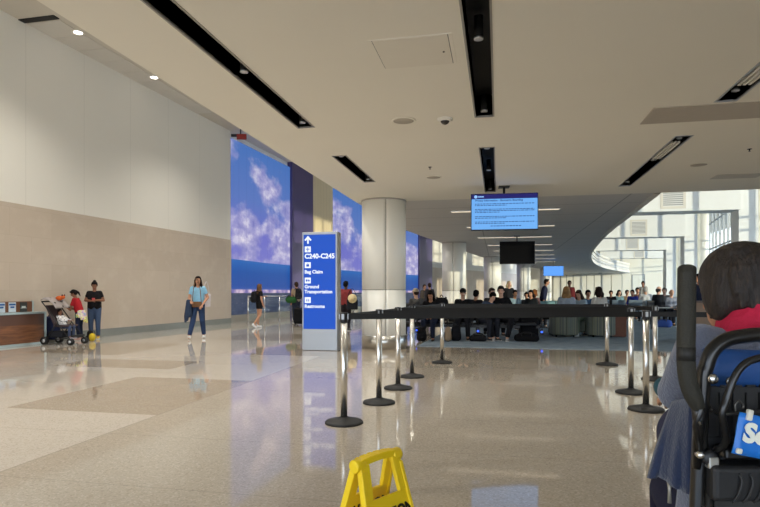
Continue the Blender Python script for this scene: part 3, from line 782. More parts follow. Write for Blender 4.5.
        prism(bm, [sp((a*.046, b_, 0))[:2] for a, b_ in ((-1, .06), (1, .06), (1.05, -.08), (.8, -.175), (0, -.19), (-.8, -.175), (-1.05, -.08))], an.z-.085, an.z-.06)
        if not P.get('tip'+L, 0): obj('sole', bm, M('sole_pale', (196, 192, 186), .7), sh)
        else: bm.free()
    # hair
    if hair:
        style, hc = hair[0], hair[1]; hm = M('hair_%d_%d_%d' % tuple(hc), hc, .75, var=.35, scale=40, bump=.5, bscale=90, spec=.12)
        bm = BM()
        if style in ('short', 'long', 'bun', 'pony', 'bob', 'curly'):
            ball(bm, hp(0, .022, .035), (.086, .092, .092), 18, 14, hr)
            ball(bm, hp(0, .055, -.01), (.08, .065, .085), 16, 12, hr)
            ball(bm, hp(0, -.05, .083), (.06, .04, .03), 12, 8, hr)
            for q in (-1, 1): ball(bm, hp(q*.07, .012, .02), (.019, .045, .05), 10, 8, hr)
        if style in ('long', 'bob'):
            n = -.30 if style == 'long' else -.14
            down = Vector((0, 0, -1))
            for q in (-1, -.35, .35, 1):
                a = hp(q*.066, .035+.025*(1-abs(q)), -.02); e = hp(q*.085, .075-.02*abs(q), n*.55); z = e+down*(abs(n)*.5)+Vector((0, .02, 0))
                limb(bm, a, .034, e, .042); limb(bm, e, .042, z, .022)
            for q in (-1, 1): limb(bm, hp(q*.078, .0, .01), .022, hp(q*.085, -.005, n*.45), .026); limb(bm, hp(q*.085, -.005, n*.45), .026, hp(q*.1, -.02, n*.8), .014)
        if style == 'bun': ball(bm, hp(0, .09, .095), (.045, .045, .042), 12, 10, hr)
        if style == 'pony': limb(bm, hp(0, .1, .05), .03, hp(0, .15, -.06), .035); limb(bm, hp(0, .15, -.06), .035, hp(0, .14, -.19), .012)
        if style == 'curly':
            for k in range(16):
                a = k*2.4; z = .1-.012*k; rr = .06+.0025*k
                ball(bm, hp(math.cos(a)*rr, .03+math.sin(a)*rr*.8 if math.sin(a) > -.2 else .03+math.sin(a)*.05, z), .042, 8, 6)
        if style == 'fringe':   # balding: a band of hair round the back
            for q in (-1, 1): ball(bm, hp(q*.064, .035, -.015), (.022, .055, .06), 10, 8, hr)
            ball(bm, hp(0, .07, -.025), (.068, .036, .085), 12, 8, hr)
        if style == 'cap':
            ball(bm, hp(0, .05, -.02), (.079, .06, .06), 16, 12, hr)
        modify(obj('hair', bm, hm, t, True), fine*.75, 2)
        if style == 'cap':
            cm = cloth(hair[2]); bm = BM()
            ball(bm, hp(0, .012, .05), (.087, .104, .078), 20, 12, hr); c = modify(obj('cap', bm, cm, t, True), fine*.8, 1)
            bm = BM(); ball(bm, hp(0, -.115, .045), (.066, .075, .011), 18, 8, hr); obj('brim', bm, cm, c, True)
    return t
def toward(loc, tgt=(0, 0), turn=0):
    d = Vector((tgt[0]-loc[0], tgt[1]-loc[1])).normalized()
    a = math.atan2(d.y, d.x)+R(turn); return (math.cos(a), math.sin(a))
# =====================================================  THINGS  =====================================================
blue_sign = EM('sign_blue', (0, 84, 206), .34)
white_glow = EM('sign_white', (240, 246, 255), .42)
# ---- wayfinding pylon ----
p0 = fl(302, 350.3); W_, D_, H_ = .755, .28, 2.43
t = thing('wayfinding_sign', 'tall silver pylon sign with lit blue gate directions by the round column', 'sign', (p0.x, p0.y, 0))
bm = BM(); box(bm, 0, W_, 0, D_, 0, H_); bevel(obj('body', bm, M('sign_silver', (150, 152, 154), .4, .6, var=.03, scale=3), t), .012)
zz = lambda py: hy(py, 11.68)
xx = lambda px: (px-302)*.02145
bm = BM(); box(bm, xx(303.6), xx(335.4), -.012, .004, zz(329), zz(234.6)); pn = bevel(obj('blue_panel', bm, blue_sign, t, label='lit blue panel'), .006)
fr = (R(90), 0, 0); yf = -.0135
bm = BM()   # arrow
ax, at, ab, aw = xx(308.2), zz(235.8), zz(243.6), .078
for vs in ([(ax, at), (ax-aw, at-.085), (ax-aw+.028, at-.105), (ax, at-.048)], [(ax, at), (ax, at-.048), (ax+aw-.028, at-.105), (ax+aw, at-.085)], [(ax-.016, ab), (ax+.016, ab), (ax+.016, at-.05), (ax-.016, at-.05)]):
    a = [bm.verts.new((x, yf-.001, z)) for x, z in vs]; f = bm.faces.new(a)
    g = bmesh.ops.extrude_face_region(bm, geom=[f]); bmesh.ops.translate(bm, verts=[v for v in g['geom'] if isinstance(v, bmesh.types.BMVert)], vec=(0, .003, 0))
bmesh.ops.recalc_face_normals(bm, faces=bm.faces[:]); obj('arrow', bm, white_glow, pn, label='white up arrow')
def icon(py0, kind):
    z1, z0 = zz(py0), zz(py0+5.8); x0, x1 = xx(305), xx(311); bm = BM(); box(bm, x0, x1, yf-.001, yf+.002, z0, z1)
    o = bevel(obj('pictogram', bm, white_glow, pn), .012, 3); cx, cz = (x0+x1)/2, (z0+z1)/2; bm = BM(); e = yf-.002
    def b_(a, b2, c, d): box(bm, cx+a, cx+b2, e, e+.002, cz+c, cz+d)
    if kind == 'plane':
        b_(-.006, .006, -.042, .042); b_(-.04, .04, -.004, .012); b_(-.018, .018, -.038, -.028)
    elif kind == 'bag':
        b_(-.03, .03, -.03, .016); b_(-.014, -.008, .016, .03); b_(.008, .014, .016, .03); b_(-.014, .014, .026, .034)
    elif kind == 'car':
        b_(-.042, -.004, -.016, .022); b_(.004, .042, -.016, .008); b_(.012, .034, .008, .022); b_(-.034, -.022, -.028, -.016); b_(.022, .034, -.028, -.016)
    else:
        for q in (-.022, .022): b_(q-.009, q+.009, -.028, .012); b_(q-.005, q+.005, .016, .028)
        b_(-.002, .002, -.034, .034)
    obj('glyph', bm, blue_sign, o)
icon(246.4, 'plane'); icon(262.2, 'bag'); icon(277.6, 'car'); icon(297.2, 'people')
for body, py, sz, bd in (('C240-C245', 258.4, .136, .0045), ('Bag Claim', 273.4, .097, .003), ('Ground', 288.2, .097, .003), ('Transportation', 293.2, .097, .003), ('Restrooms', 307.8, .097, .003)):
    text('lettering', body, sz, white_glow, pn, (xx(304.8), yf-.001, zz(py)), fr, bold=bd)

# ---- screens hung from the ceiling ----
def screen(px0, px1, py0, py1, Z, label, mat, rot=0):
    a, b_ = wp(px0, Z), wp(px1, Z); c = (a+b_)/2; w = (px1-px0)/FOC*Z; z0, z1 = hy(py1, Z), hy(py0, Z)
    t = thing('hanging_screen', label, 'screen', (c.x, c.y, z0), YAW*.25+rot, 'screens hung from the ceiling')
    h = z1-z0
    bm = BM(); box(bm, -w/2, w/2, 0, .07, 0, h); bevel(obj('casing', bm, black_plastic, t), .006)
    bm = BM(); box(bm, -w/2+.014, w/2-.014, -.003, .002, .016, h-.014); s = obj('display', bm, mat, t)
    bm = BM(); box(bm, -.06, .06, .07, .11, h*.3, h*.7); tube(bm, [(0, .1, h*.5), (0, .1, CEIL-z0)], .022, 10); box(bm, -.1, .1, .0, .2, CEIL-z0-.02, CEIL-z0); obj('ceiling_mount', bm, dark_metal, t)
    return t, s, w, h
t, s, w, h = screen(471.3, 537.3, 193.2, 230, 10.55, 'lit blue notice screen hung at the lowered ceiling edge', EM('notice_blue', (112, 178, 246), .38))
bm = BM(); box(bm, -w/2+.014, w/2-.014, -.005, -.002, h-.10, h-.014); hd = obj('header_bar', bm, EM('notice_navy', (32, 30, 120), .28), s, label='navy header bar')
bm = BM(); cone(bm, (-w/2+.09, -.005, h-.057), .03, (-w/2+.09, -.0065, h-.057), .03, 24); obj('emblem', bm, EM('notice_pale', (150, 200, 255), .4), s)
ink = EM('notice_ink', (40, 84, 150), .22)
bm = BM(); x = -w/2+.13
for k in range(6): box(bm, x, x+.014, -.0065, -.005, h-.07, h-.045); x += .019
obj('header_marks', bm, EM('notice_pale', (150, 200, 255), .4), s)
text('heading', 'Privacy Information - Biometric Boarding', .052, ink, s, (-w/2+.08, -.004, h-.145), fr, bold=.0012)
r2 = random.Random(3)
for rows, z in ((2, h-.185), (3, h-.285), (2, h-.42), (2, h-.52)):
    for k in range(rows):
        bm = BM(); x = -w/2+.075; end = w/2-.07 if k < rows-1 else -w/2+r2.uniform(.35, .8)
        while x < end:
            l = r2.uniform(.02, .065); box(bm, x, min(x+l, end), -.0042, -.003, z-k*.028-.013, z-k*.028); x += l+.012
        obj('lettering', bm, ink, s)
bm = BM(); x = -.25
while x < .3:
    l = r2.uniform(.03, .07); box(bm, x, x+l, -.0042, -.003, h-.61, h-.597); x += l+.012
obj('lettering', bm, ink, s)
screen(500, 534.5, 241.3, 264, 20, 'dark switched-off screen hung behind the lit notice screen', M('screen_off', (6, 6, 8), .5, var=0, spec=.1))
screen(543.7, 563.3, 266, 276, 36, 'small bright blue screen hung far down the gate seating', EM('far_screen', (96, 160, 246), .42))

# ---- queue barrier ----
POSTS = [(344, 423), (379, 403), (398, 388.5), (412, 377), (442, 363), (607, 365), (631, 393), (646, 410), (655, 380), (734, 414)]
PP = [fl(*p) for p in POSTS]
where = ['nearest the wayfinding sign and the caution sign', 'second behind the nearest left post', 'third in the left line of the queue', 'fourth in the left line of the queue', 'farthest of the left line, at the carpet edge',
         'alone before the striped armchairs', 'just behind the nearest right post', 'nearest the wheelchair on the right', 'half hidden by the push handle', 'behind the seated passenger in the wheelchair']
for p, wd_ in zip(PP, where):
    t = thing('queue_post', 'steel queue post on a black base, '+wd_, 'barrier post', tuple(p), 0, 'steel posts of the queue barrier')
    bm = BM(); lathe(bm, [(.175, 0), (.175, .014), (.165, .024), (.09, .042), (.045, .052), (.04, .06)], 40); obj('base', bm, rubber, t, True)
    bm = BM(); lathe(bm, [(.0315, .055), (.0315, .93)], 28); obj('pole', bm, chrome, t, True)
    bm = BM(); lathe(bm, [(.036, .925), (.038, .93), (.038, 1.005), (.034, 1.012), (.012, 1.014)], 28); hd = obj('head', bm, black_plastic, t, True)
    for k in range(4):
        a = k*PI/2; bm = BM(); box(bm, .034, .044, -.012, .012, .95, 1.0, 0, Matrix.Rotation(a, 4, 'Z')); obj('belt_clip', bm, M('clip_grey', (150, 150, 150), .4, .6), hd)
belt_mat = M('belt_webbing', (9, 9, 10), .65, var=.25, scale=90)
def belt(a, b_, label, sag=.0):
    A, B = PP[a], PP[b_]; d = (B-A); L = d.length; d.normalize(); n = Vector((-d.y, d.x, 0))*.0016
    A2, B2 = A+d*.045, B-d*.045; bm = BM(); rows = []
    for k in range(17):
        u = k/16; c = A2.lerp(B2, u); z = .975-sag*4*u*(1-u)
        rows.append([bm.verts.new(c+n*q+Vector((0, 0, z+s_))) for q, s_ in ((-1, -.026), (1, -.026), (1, .026), (-1, .026))])
    for r0, r1 in zip(rows, rows[1:]):
        for k in range(4): bm.faces.new((r0[k], r0[(k+1) % 4], r1[(k+1) % 4], r1[k]))
    bm.faces.new(rows[0][::-1]); bm.faces.new(rows[-1]); bmesh.ops.recalc_face_normals(bm, faces=bm.faces[:])
    tag(obj('queue_belt', bm, belt_mat), label, 'barrier belt', 'black belts of the queue barrier')
for a, b_, lb in ((0, 7, 'long black belt nearest the camera across the queue'), (1, 6, 'black belt across the queue from the second left post'), (2, 8, 'black belt across the queue from the third left post'),
                  (4, 5, 'black belt across the queue at the carpet edge'), (0, 1, 'short black belt between the two nearest left posts'), (1, 2, 'short black belt between the second and third left posts'),
                  (2, 3, 'short black belt between the third and fourth left posts'), (3, 4, 'black belt between the two farthest left posts'), (7, 9, 'black belt from the nearest right post to behind the passenger'),
                  (5, 8, 'black belt from the lone post to the post behind the push handle')):
    belt(a, b_, lb)
PP.append(PP[8]+(PP[8]-PP[3])*.0); 
belt(3, 8, 'black belt across the queue from the fourth left post')

# ---- yellow caution sign ----
yel = M('caution_yellow', (250, 212, 24), .45, var=.04, scale=12)
ink_black = M('print_black', (16, 16, 14), .6, var=0)
A, B = cw(-.082, 1.867), cw(.06, 2.02); c = (A+B)/2; d = B-A
t = thing('caution_sign', 'yellow folding caution sign with a moulded handle on the terrazzo', 'floor sign', (c.x, c.y, 0), math.atan2(d.y, d.x))
HT = .628; tilt = math.atan2(.17, HT)
def to_panel(side):   # panel-local (x, out, up) -> thing-local ; side -1 faces -Y
    return Matrix.Translation((0, side*.012, HT)) @ Matrix.Rotation(side*tilt, 4, 'X')
for side, nm_ in ((-1, 'front_panel'), (1, 'rear_panel')):
    mt = to_panel(side); bm = BM(); tk = .012
    def hw(z): return .098+(.150-.098)*(-z/.64)
    def quad(z0, z1, xa0, xb0, xa1, xb1, y0=-tk/2, y1=tk/2):
        vs = [bm.verts.new(mt @ Vector(v)) for v in ((xa0, y0, z0), (xb0, y0, z0), (xb0, y1, z0), (xa0, y1, z0), (xa1, y0, z1), (xb1, y0, z1), (xb1, y1, z1), (xa1, y1, z1))]
        for f in ((3, 2, 1, 0), (4, 5, 6, 7), (0, 1, 5, 4), (1, 2, 6, 5), (2, 3, 7, 6), (3, 0, 4, 7)): bm.faces.new([vs[i] for i in f])
    quad(-.585, -.115, -hw(-.585), hw(-.585), -hw(-.115), hw(-.115))
    for q in (-1, 1):                      # side arms up to the hinge
        xo0, xo1 = hw(-.116), hw(0); e = .042
        a0, b0, a1, b1 = sorted((q*xo0, q*(xo0-e)))+sorted((q*xo1, q*(xo1-e)))
        quad(-.116, .0, a0, b0, a1, b1, -tk*.7, tk*.7)
        a0, b0, a1, b1 = sorted((q*hw(-.64), q*(hw(-.64)-.06)))+sorted((q*hw(-.585), q*(hw(-.585)-.06)))
        quad(-.64, -.585, a0, b0, a1, b1)
        a0, b0, a1, b1 = sorted((q*(hw(-.60)+.002), q*(hw(-.60)-.012)))+sorted((q*(hw(-.02)+.002), q*(hw(-.02)-.012)))
        quad(-.6, -.02, a0, b0, a1, b1, -tk, tk)
    pn = bevel(obj(nm_, bm, yel, t), .003)
    tx = text('lettering', 'CAUTION', .05, ink_black, pn, (0, 0, 0), (0, 0, 0), 'CENTER', bold=.0022)
    tx.matrix_local = mt @ Matrix.Translation((0, side*(tk/2+.0012), -.192)) @ (Matrix.Rotation(PI, 4, 'Z') if side > 0 else Matrix.Identity(4)) @ Matrix.Rotation(R(90), 4, 'X')
    if side > 0:
        tx = text('lettering', 'CAUTION', .05, ink_black, pn, (0, 0, 0), (0, 0, 0), 'CENTER', bold=.0022)
        tx.matrix_local = mt @ Matrix.Translation((0, -(tk/2+.0012), -.192)) @ Matrix.Rotation(R(90), 4, 'X')
bm = BM()
pts = curve_pts([(-.105, 0, HT+.004), (-.07, 0, HT+.012), (0, 0, HT+.016), (.07, 0, HT+.012), (.105, 0, HT+.004)], 10)
for a, b_ in zip(pts, pts[1:]):
    vs = []
    for p in (a, b_):
        vs += [bm.verts.new(p+Vector((0, y, z))) for y, z in ((-.017, -.014), (.017, -.014), (.017, .010), (-.017, .010))]
    for f in ((0, 1, 5, 4), (1, 2, 6, 5), (2, 3, 7, 6), (3, 0, 4, 7)): bm.faces.new([vs[i] for i in f])
bmesh.ops.remove_doubles(bm, verts=bm.verts[:], dist=1e-5); bmesh.ops.holes_fill(bm, edges=[e for e in bm.edges if e.is_boundary]); bmesh.ops.recalc_face_normals(bm, faces=bm.faces[:])
hd = bevel(obj('handle', bm, yel, t), .004)
bm = BM()
for k in range(22):
    p = pts[6+int(k*28/22)] if 6+int(k*28/22) < len(pts) else pts[-5]; cone(bm, p+Vector((0, -.0175, .009)), .0022, p+Vector((0, .0175, .009)), .0022, 6)
obj('grip_ridges', bm, yel, hd)
for q in (-1, 1):
    bm = BM(); cone(bm, (q*.098-.028*q, 0, HT), .0225, (q*.098+.014*q, 0, HT), .0225, 20); bevel(obj('hinge', bm, yel, t, True), .004)

# ---- desk against the stone wall ----
d = (WALLP[2]-WALLP[1]).normalized(); wdir = cw(d.x, d.y).normalized(); rz = math.atan2(wdir.y, wdir.x)
c = fl(46.5, 343.3)
t = thing('wood_desk', 'low wood-panelled desk with pale metal edges at the left wall', 'desk', tuple(c), rz)
wood = M('walnut_panel', (112, 72, 48), .45, var=.3, scale=5); pale = M('desk_edge', (176, 190, 188), .35, .5, var=.03)
m, nt, b = newmat('walnut_boards'); tc = N(nt, 'ShaderNodeTexCoord'); mp = N(nt, 'ShaderNodeMapping'); mp.inputs['Scale'].default_value = (.8, 1, 9)
nt.links.new(tc.outputs['Object'], mp.inputs[0]); sp = N(nt, 'ShaderNodeSeparateXYZ'); nt.links.new(tc.outputs['Object'], sp.inputs[0])
cc = ramp(nt, noise(nt, mp.outputs[0], 3, 6, .6), [(.3, lin((84, 52, 36))), (.7, lin((146, 96, 62)))])
cc = mixc(nt, mth(nt, 'GREATER_THAN', sp.outputs[2], .46), cc, lin((92, 62, 48))); nt.links.new(cc, b.inputs['Base Color']); b.inputs['Roughness'].default_value = .45; boards = m
L = 2.3
bm = BM(); box(bm, -L, -.05, .02, .36, .05, .70); obj('body', bm, boards, t)
bm = BM()
box(bm, -L, 0, 0, .38, .70, .745); obj('top', bm, pale, t)
bm = BM(); box(bm, -.05, 0, 0, .38, 0, .70); obj('end_panel', bm, pale, t)
bm = BM(); box(bm, -L, -.05, 0, .04, 0, .05); obj('bottom_rail', bm, pale, t)
x1 = -.17
bm = BM(); box(bm, -L, x1, .24, .34, .745, .985); lg = obj('ledge', bm, wood, t)
bm = BM(); box(bm, x1, x1+.035, .23, .36, .745, 1.0); obj('ledge_end', bm, pale, lg)
for x, col, fig in ((-.97, (196, 206, 214), (40, 90, 150)), (-.70, (196, 206, 214), (40, 90, 150)), (-.41, (52, 56, 54), (190, 196, 190))):
    t2 = thing('notice_card', {-.97: 'white and blue notice card at the near end of the desk ledge', -.70: 'white and blue notice card beside the dark card on the ledge', -.41: 'dark notice card near the end of the desk ledge'}[x], 'card', (0, 0, 0), 0, 'notice cards on the desk ledge')
    t2.matrix_world = Matrix.Translation(c) @ Matrix.Rotation(rz, 4, 'Z') @ Matrix.Translation((x, .228, .75))
    bm = BM(); box(bm, -.09, .09, -.004, .004, 0, .22); obj('card', bm, M('card_%d' % col[0], col, .5, var=.02), t2)
    bm = BM(); box(bm, -.08, .08, -.006, -.003, .15 if col[0] > 100 else .08, .19 if col[0] > 100 else .09); box(bm, -.05, .05, -.006, -.003, .09, .13); obj('print', bm, M('cardprint_%d' % fig[0], fig, .5, var=.02), t2)

# ---- luggage ----
def suitcase(label, loc, face, col, w=.40, h=.58, d=.24, group=None, up=.0):
    t = thing('suitcase', label, 'suitcase', loc, math.atan2(face[1], face[0])+PI/2, group)
    bm = BM(); box(bm, -w/2, w/2, -d/2, d/2, .05, h); bevel(obj('shell', bm, cloth(col), t), .05, 4)
    bm = BM(); box(bm, -w*.36, w*.36, -d/2-.03, -d/2+.01, .12, h*.62); bevel(obj('front_pocket', bm, cloth(col), t), .02, 3)
    for x in (-w*.38, w*.38):
        bm = BM(); cone(bm, (x-.015, d*.3, .03), .03, (x+.015, d*.3, .03), .03, 14); obj('wheel', bm, rubber, t)
        bm = BM(); box(bm, x-.02, x+.02, -d*.4, -d*.28, 0, .06); obj('foot', bm, rubber, t)
    bm = BM(); tube(bm, curve_pts([(-.08, 0, h-.01), (-.06, 0, h+.035), (.06, 0, h+.035), (.08, 0, h-.01)], 4), .012, 8); obj('carry_handle', bm, rubber, t, True)
    if up:
        bm = BM(); tube(bm, [(-.1, d*.4, h-.1), (-.1, d*.4, h+up)], .009, 8); tube(bm, [(.1, d*.4, h-.1), (.1, d*.4, h+up)], .009, 8); tube(bm, [(-.115, d*.4, h+up), (.115, d*.4, h+up)], .016, 8); obj('pull_handle', bm, dark_metal, t, True)
    return t
def duffel(label, loc, face, col, L=.55, r=.16):
    t = thing('duffel_bag', label, 'bag', loc, math.atan2(face[1], face[0])+PI/2)
    bm = BM(); limb(bm, (-L/2+r*.6, 0, r*.95), r, (L/2-r*.6, 0, r*.95), r, 20); limb(bm, (-L/2+r*.6, 0, r*.7), r*.7, (L/2-r*.6, 0, r*.7), r*.7, 16); modify(obj('body', bm, cloth(col, bump=.6, bscale=14), t, True), .02, 3)
    for y in (-.06, .06):
        bm = BM(); tube(bm, curve_pts([(-.12, y*1.8, r*1.5), (-.1, y, r*2.2), (.1, y, r*2.25), (.12, y*1.8, r*1.5)], 5), .011, 8); obj('handle', bm, rubber, t, True)
    bm = BM(); tube(bm, [(-L*.38, 0, r*1.98), (L*.38, 0, r*1.98)], .008, 6); obj('zip', bm, dark_metal, t)
    return t
def backpack(label, loc, face, col, s=1.0, tilt=0, group=None):
    """worn or standing: its back (straps) towards +Y of its own frame, facing -Y"""
    t = thing('backpack', label, 'backpack', loc, math.atan2(face[1], face[0])+PI/2, group); t.scale = (s, s, s); t.rotation_euler[0] = R(tilt)
    bm = BM(); limb(bm, (0, 0, .12), .11, (0, .0, .36), .10, 18); 
    for q in (-1, 1): limb(bm, (q*.055, .0, .11), .1, (q*.045, .01, .37), .085, 14)
    modify(obj('body', bm, cloth(col), t, True), .018, 3)
    bm = BM(); limb(bm, (-.06, -.09, .13), .055, (.06, -.09, .13), .055, 12); limb(bm, (-.055, -.085, .2), .05, (.055, -.085, .2), .05, 12); modify(obj('front_pocket', bm, cloth(col), t, True), .016, 3)
    for q in (-1, 1):
        bm = BM(); tube(bm, curve_pts([(q*.07, .07, .43), (q*.085, .13, .45), (q*.09, .2, .36), (q*.09, .17, .2), (q*.08, .08, .08)], 5), .014, 8); obj('strap', bm, cloth(col), t, True)
    bm = BM(); tube(bm, curve_pts([(-.03, .05, .46), (0, .05, .5), (.03, .05, .46)], 5), .008, 8); obj('top_loop', bm, rubber, t, True)
    return t
def handbag(label, loc, rzv, col, w=.26, h=.2, d=.1, strap=.5, cat='bag'):
    t = thing('shoulder_bag', label, cat, loc, rzv)
    bm = BM(); box(bm, -w/2, w/2, -d/2, d/2, 0, h); bevel(obj('body', bm, cloth(col), t), .03, 4)
    bm = BM(); box(bm, -w/2+.01, w/2-.01, -d/2-.008, -d/2+.01, h*.45, h*.98); bevel(obj('flap', bm, cloth(col), t), .008)
    if strap:
        bm = BM(); tube(bm, curve_pts([(-w*.45, 0, h*.9), (-w*.3, 0, h+strap*.6), (0, 0, h+strap), (w*.3, 0, h+strap*.6), (w*.45, 0, h*.9)], 6), .009, 8); obj('strap', bm, cloth(col), t, True)
    return t

# ---- family at the stone wall ----
Z = 14.55; loc = wp(94.5, Z); s_ = hy(281.5, Z)/1.70
P = pose(STAND, s=s_, elL=(.24, .02, 1.14), elR=(-.24, .02, 1.14), wrL=(.06, -.24, 1.15), wrR=(-.05, -.24, 1.13), pitch=22)
w1 = person('woman in a black t-shirt and jeans leaning at the stone wall with a red phone', loc, toward(loc, turn=-6), P, 'brown', (22, 20, 22), 'short', (66, 82, 108), shoes=(208, 176, 60), hair=('bun', (20, 16, 16)), wide=1.08)
t2 = thing('phone', 'red phone held by the woman in the black t-shirt', 'phone'); t2.matrix_world = w1.matrix_basis @ Matrix.Translation((0, -.30, 1.17)) @ Matrix.Rotation(R(-50), 4, 'X')
bm = BM(); box(bm, -.04, .04, -.005, .005, -.07, .07); bevel(obj('case', bm, M('phone_red', (150, 36, 40), .4), t2), .004)
bm = BM(); box(bm, -.036, .036, .004, .0065, -.065, .065); obj('glass', bm, black_plastic, t2)
Z = 14.1; loc = wp(79.5, Z)
P = pose(STAND, lean=16, s=.75, elL=(.17, -.22, 1.02), wrL=(.06, -.42, 1.12), elR=(-.17, -.22, 1.02), wrR=(-.05, -.42, 1.12), pitch=30)
g1 = person('girl in a red shirt bending over a phone beside the stroller', loc, cw(-.95, -.1, 0).normalized()[:2], P, 'brown', (166, 34, 40), 'short', (34, 40, 62), shoes=(200, 160, 150), hair=('pony', (24, 18, 18)))
bm = BM()
for k in range(14):
    a = 2*PI*k/14; x, y = .145*math.cos(a), .125*math.sin(a)+.02
    limb(bm, (x, y, .98), .035, (x*1.35, y*1.35+.03, .98-(.2+.18*max(0, math.sin(a)))), .03, 8)
m, nt, b = newmat('tie_dye'); tc = N(nt, 'ShaderNodeTexCoord')
cc = ramp(nt, noise(nt, tc.outputs['Object'], 7, 2), [(.3, lin((110, 190, 200))), (.42, lin((196, 150, 190))), (.5, lin((226, 218, 200))), (.58, lin((226, 206, 90))), (.7, lin((120, 196, 170)))])
nt.links.new(cc, b.inputs['Base Color']); b.inputs['Roughness'].default_value = .9; tiedye = m
modify(obj('tied_jacket', bm, tiedye, g1, True, label='pastel tie-dye jacket round the waist'), .014, 3)
t2 = thing('phone', 'dark phone held by the girl in red', 'phone'); t2.matrix_world = g1.matrix_basis @ Matrix.Translation((0, -.46, 1.17)) @ Matrix.Rotation(R(-40), 4, 'X')
bm = BM(); box(bm, -.05, .05, -.006, .006, -.09, .09); bevel(obj('case', bm, black_plastic, t2), .004); bm = BM(); box(bm, -.045, .045, .005, .008, -.084, .084); obj('glass', bm, M('phone_glass', (40, 44, 52), .1), t2)
# stroller: faces camera-right
Z = 13.15; loc = wp(64, Z); fc = cw(1, -.22, 0).normalized()
t = thing('stroller', 'dark folding stroller with a pale canopy beside the wood desk', 'stroller', tuple(loc), math.atan2(fc.y, fc.x)+PI/2); st = t
for q in (-1, 1):
    bm = BM(); tube(bm, [(q*.22, -.36, .12), (q*.22, -.05, .46), (q*.22, .16, .72), (q*.22, .40, .98)], .013, 10); tube(bm, [(q*.22, .30, .1), (q*.22, -.02, .5)], .012, 10); tube(bm, [(q*.22, .30, .1), (q*.22, -.34, .16)], .010, 8)
    obj('frame', bm, dark_metal, t, True)
    for y, rr in ((-.37, .075), (.32, .09)):
        bm = BM(); 
        for dx in (-.025, .025): cone(bm, (q*.22+dx-.012, y, rr), rr, (q*.22+dx+.012, y, rr), rr, 20)
        wl = obj('wheel', bm, rubber, t, True); bm = BM(); cone(bm, (q*.22-.045, y, rr), rr*.45, (q*.22+.045, y, rr), rr*.45, 12); obj('hub', bm, alu, wl, True)
bm = BM(); tube(bm, [(-.22, .40, .98), (.22, .40, .98)], .018, 10); obj('push_bar', bm, rubber, t, True)
bm = BM(); box(bm, -.2, .2, -.22, .12, .40, .45); box(bm, -.2, .2, .06, .11, .45, .95, 0, Matrix.Translation((0, .09, .45)) @ Matrix.Rotation(R(-28), 4, 'X') @ Matrix.Translation((0, -.09, -.45))); bevel(obj('seat', bm, cloth((70, 58, 58)), t), .02, 3)
bm = BM(); box(bm, -.19, .19, -.40, -.34, .18, .22); bevel(obj('footrest', bm, rubber, t), .01)
bm = BM(); box(bm, -.18, .18, -.1, .28, .16, .30); bevel(obj('basket', bm, cloth((36, 36, 40)), t), .03, 3)
bm = BM(); n = 10; rows = []
for k in range(n+1):
    a = R(10)+R(105)*k/n; r_ = .30
    rows.append([bm.verts.new((x, .30-math.cos(a+R(20))*r_*.9-.05, .78+math.sin(a)*r_*(1 if abs(x) < .2 else .86))) for x in (-.22, -.15, 0, .15, .22)])
for r0, r1 in zip(rows, rows[1:]):
    for i in range(4): bm.faces.new((r0[i], r0[i+1], r1[i+1], r1[i]))
m, nt, b = newmat('canopy_spots'); tc = N(nt, 'ShaderNodeTexCoord'); v = N(nt, 'ShaderNodeTexVoronoi'); v.inputs['Scale'].default_value = 9; nt.links.new(tc.outputs['Object'], v.inputs['Vector'])
cc = ramp(nt, v.outputs['Distance'], [(.0, lin((60, 52, 50))), (.3, lin((70, 60, 58))), (.38, lin((156, 146, 140)))]); nt.links.new(cc, b.inputs['Base Color']); b.inputs['Roughness'].default_value = .9
o = obj('canopy', bm, m, t, True, label='pale spotted canopy'); o.modifiers.new('thick', 'SOLIDIFY').thickness = .012
m2, nt, b = newmat('spotted_top'); tc = N(nt, 'ShaderNodeTexCoord'); v = N(nt, 'ShaderNodeTexVoronoi'); v.inputs['Scale'].default_value = 11; nt.links.new(tc.outputs['Object'], v.inputs['Vector'])
cc = ramp(nt, v.outputs['Distance'], [(.0, lin((40, 40, 42))), (.28, lin((46, 46, 48))), (.34, lin((214, 210, 206)))]); nt.links.new(cc, b.inputs['Base Color']); b.inputs['Roughness'].default_value = .9
MATS['cloth_999_0_0'] = m2
P = pose(SIT, lean=-14, s=.52, wrL=(.1, -.36, .82), wrR=(-.1, -.34, .8), elL=(.2, -.1, .8), elR=(-.2, -.1, .8))
l2 = loc+Vector((fc.x*-.02, fc.y*-.02, .13))
ch = person('small child in a black and white top sitting in the stroller', l2, fc[:2], P, 'brown', (999, 0, 0), 'long', (70, 80, 104), shoes=(120, 110, 120), hair=('short', (22, 18, 18)), fine=.014)
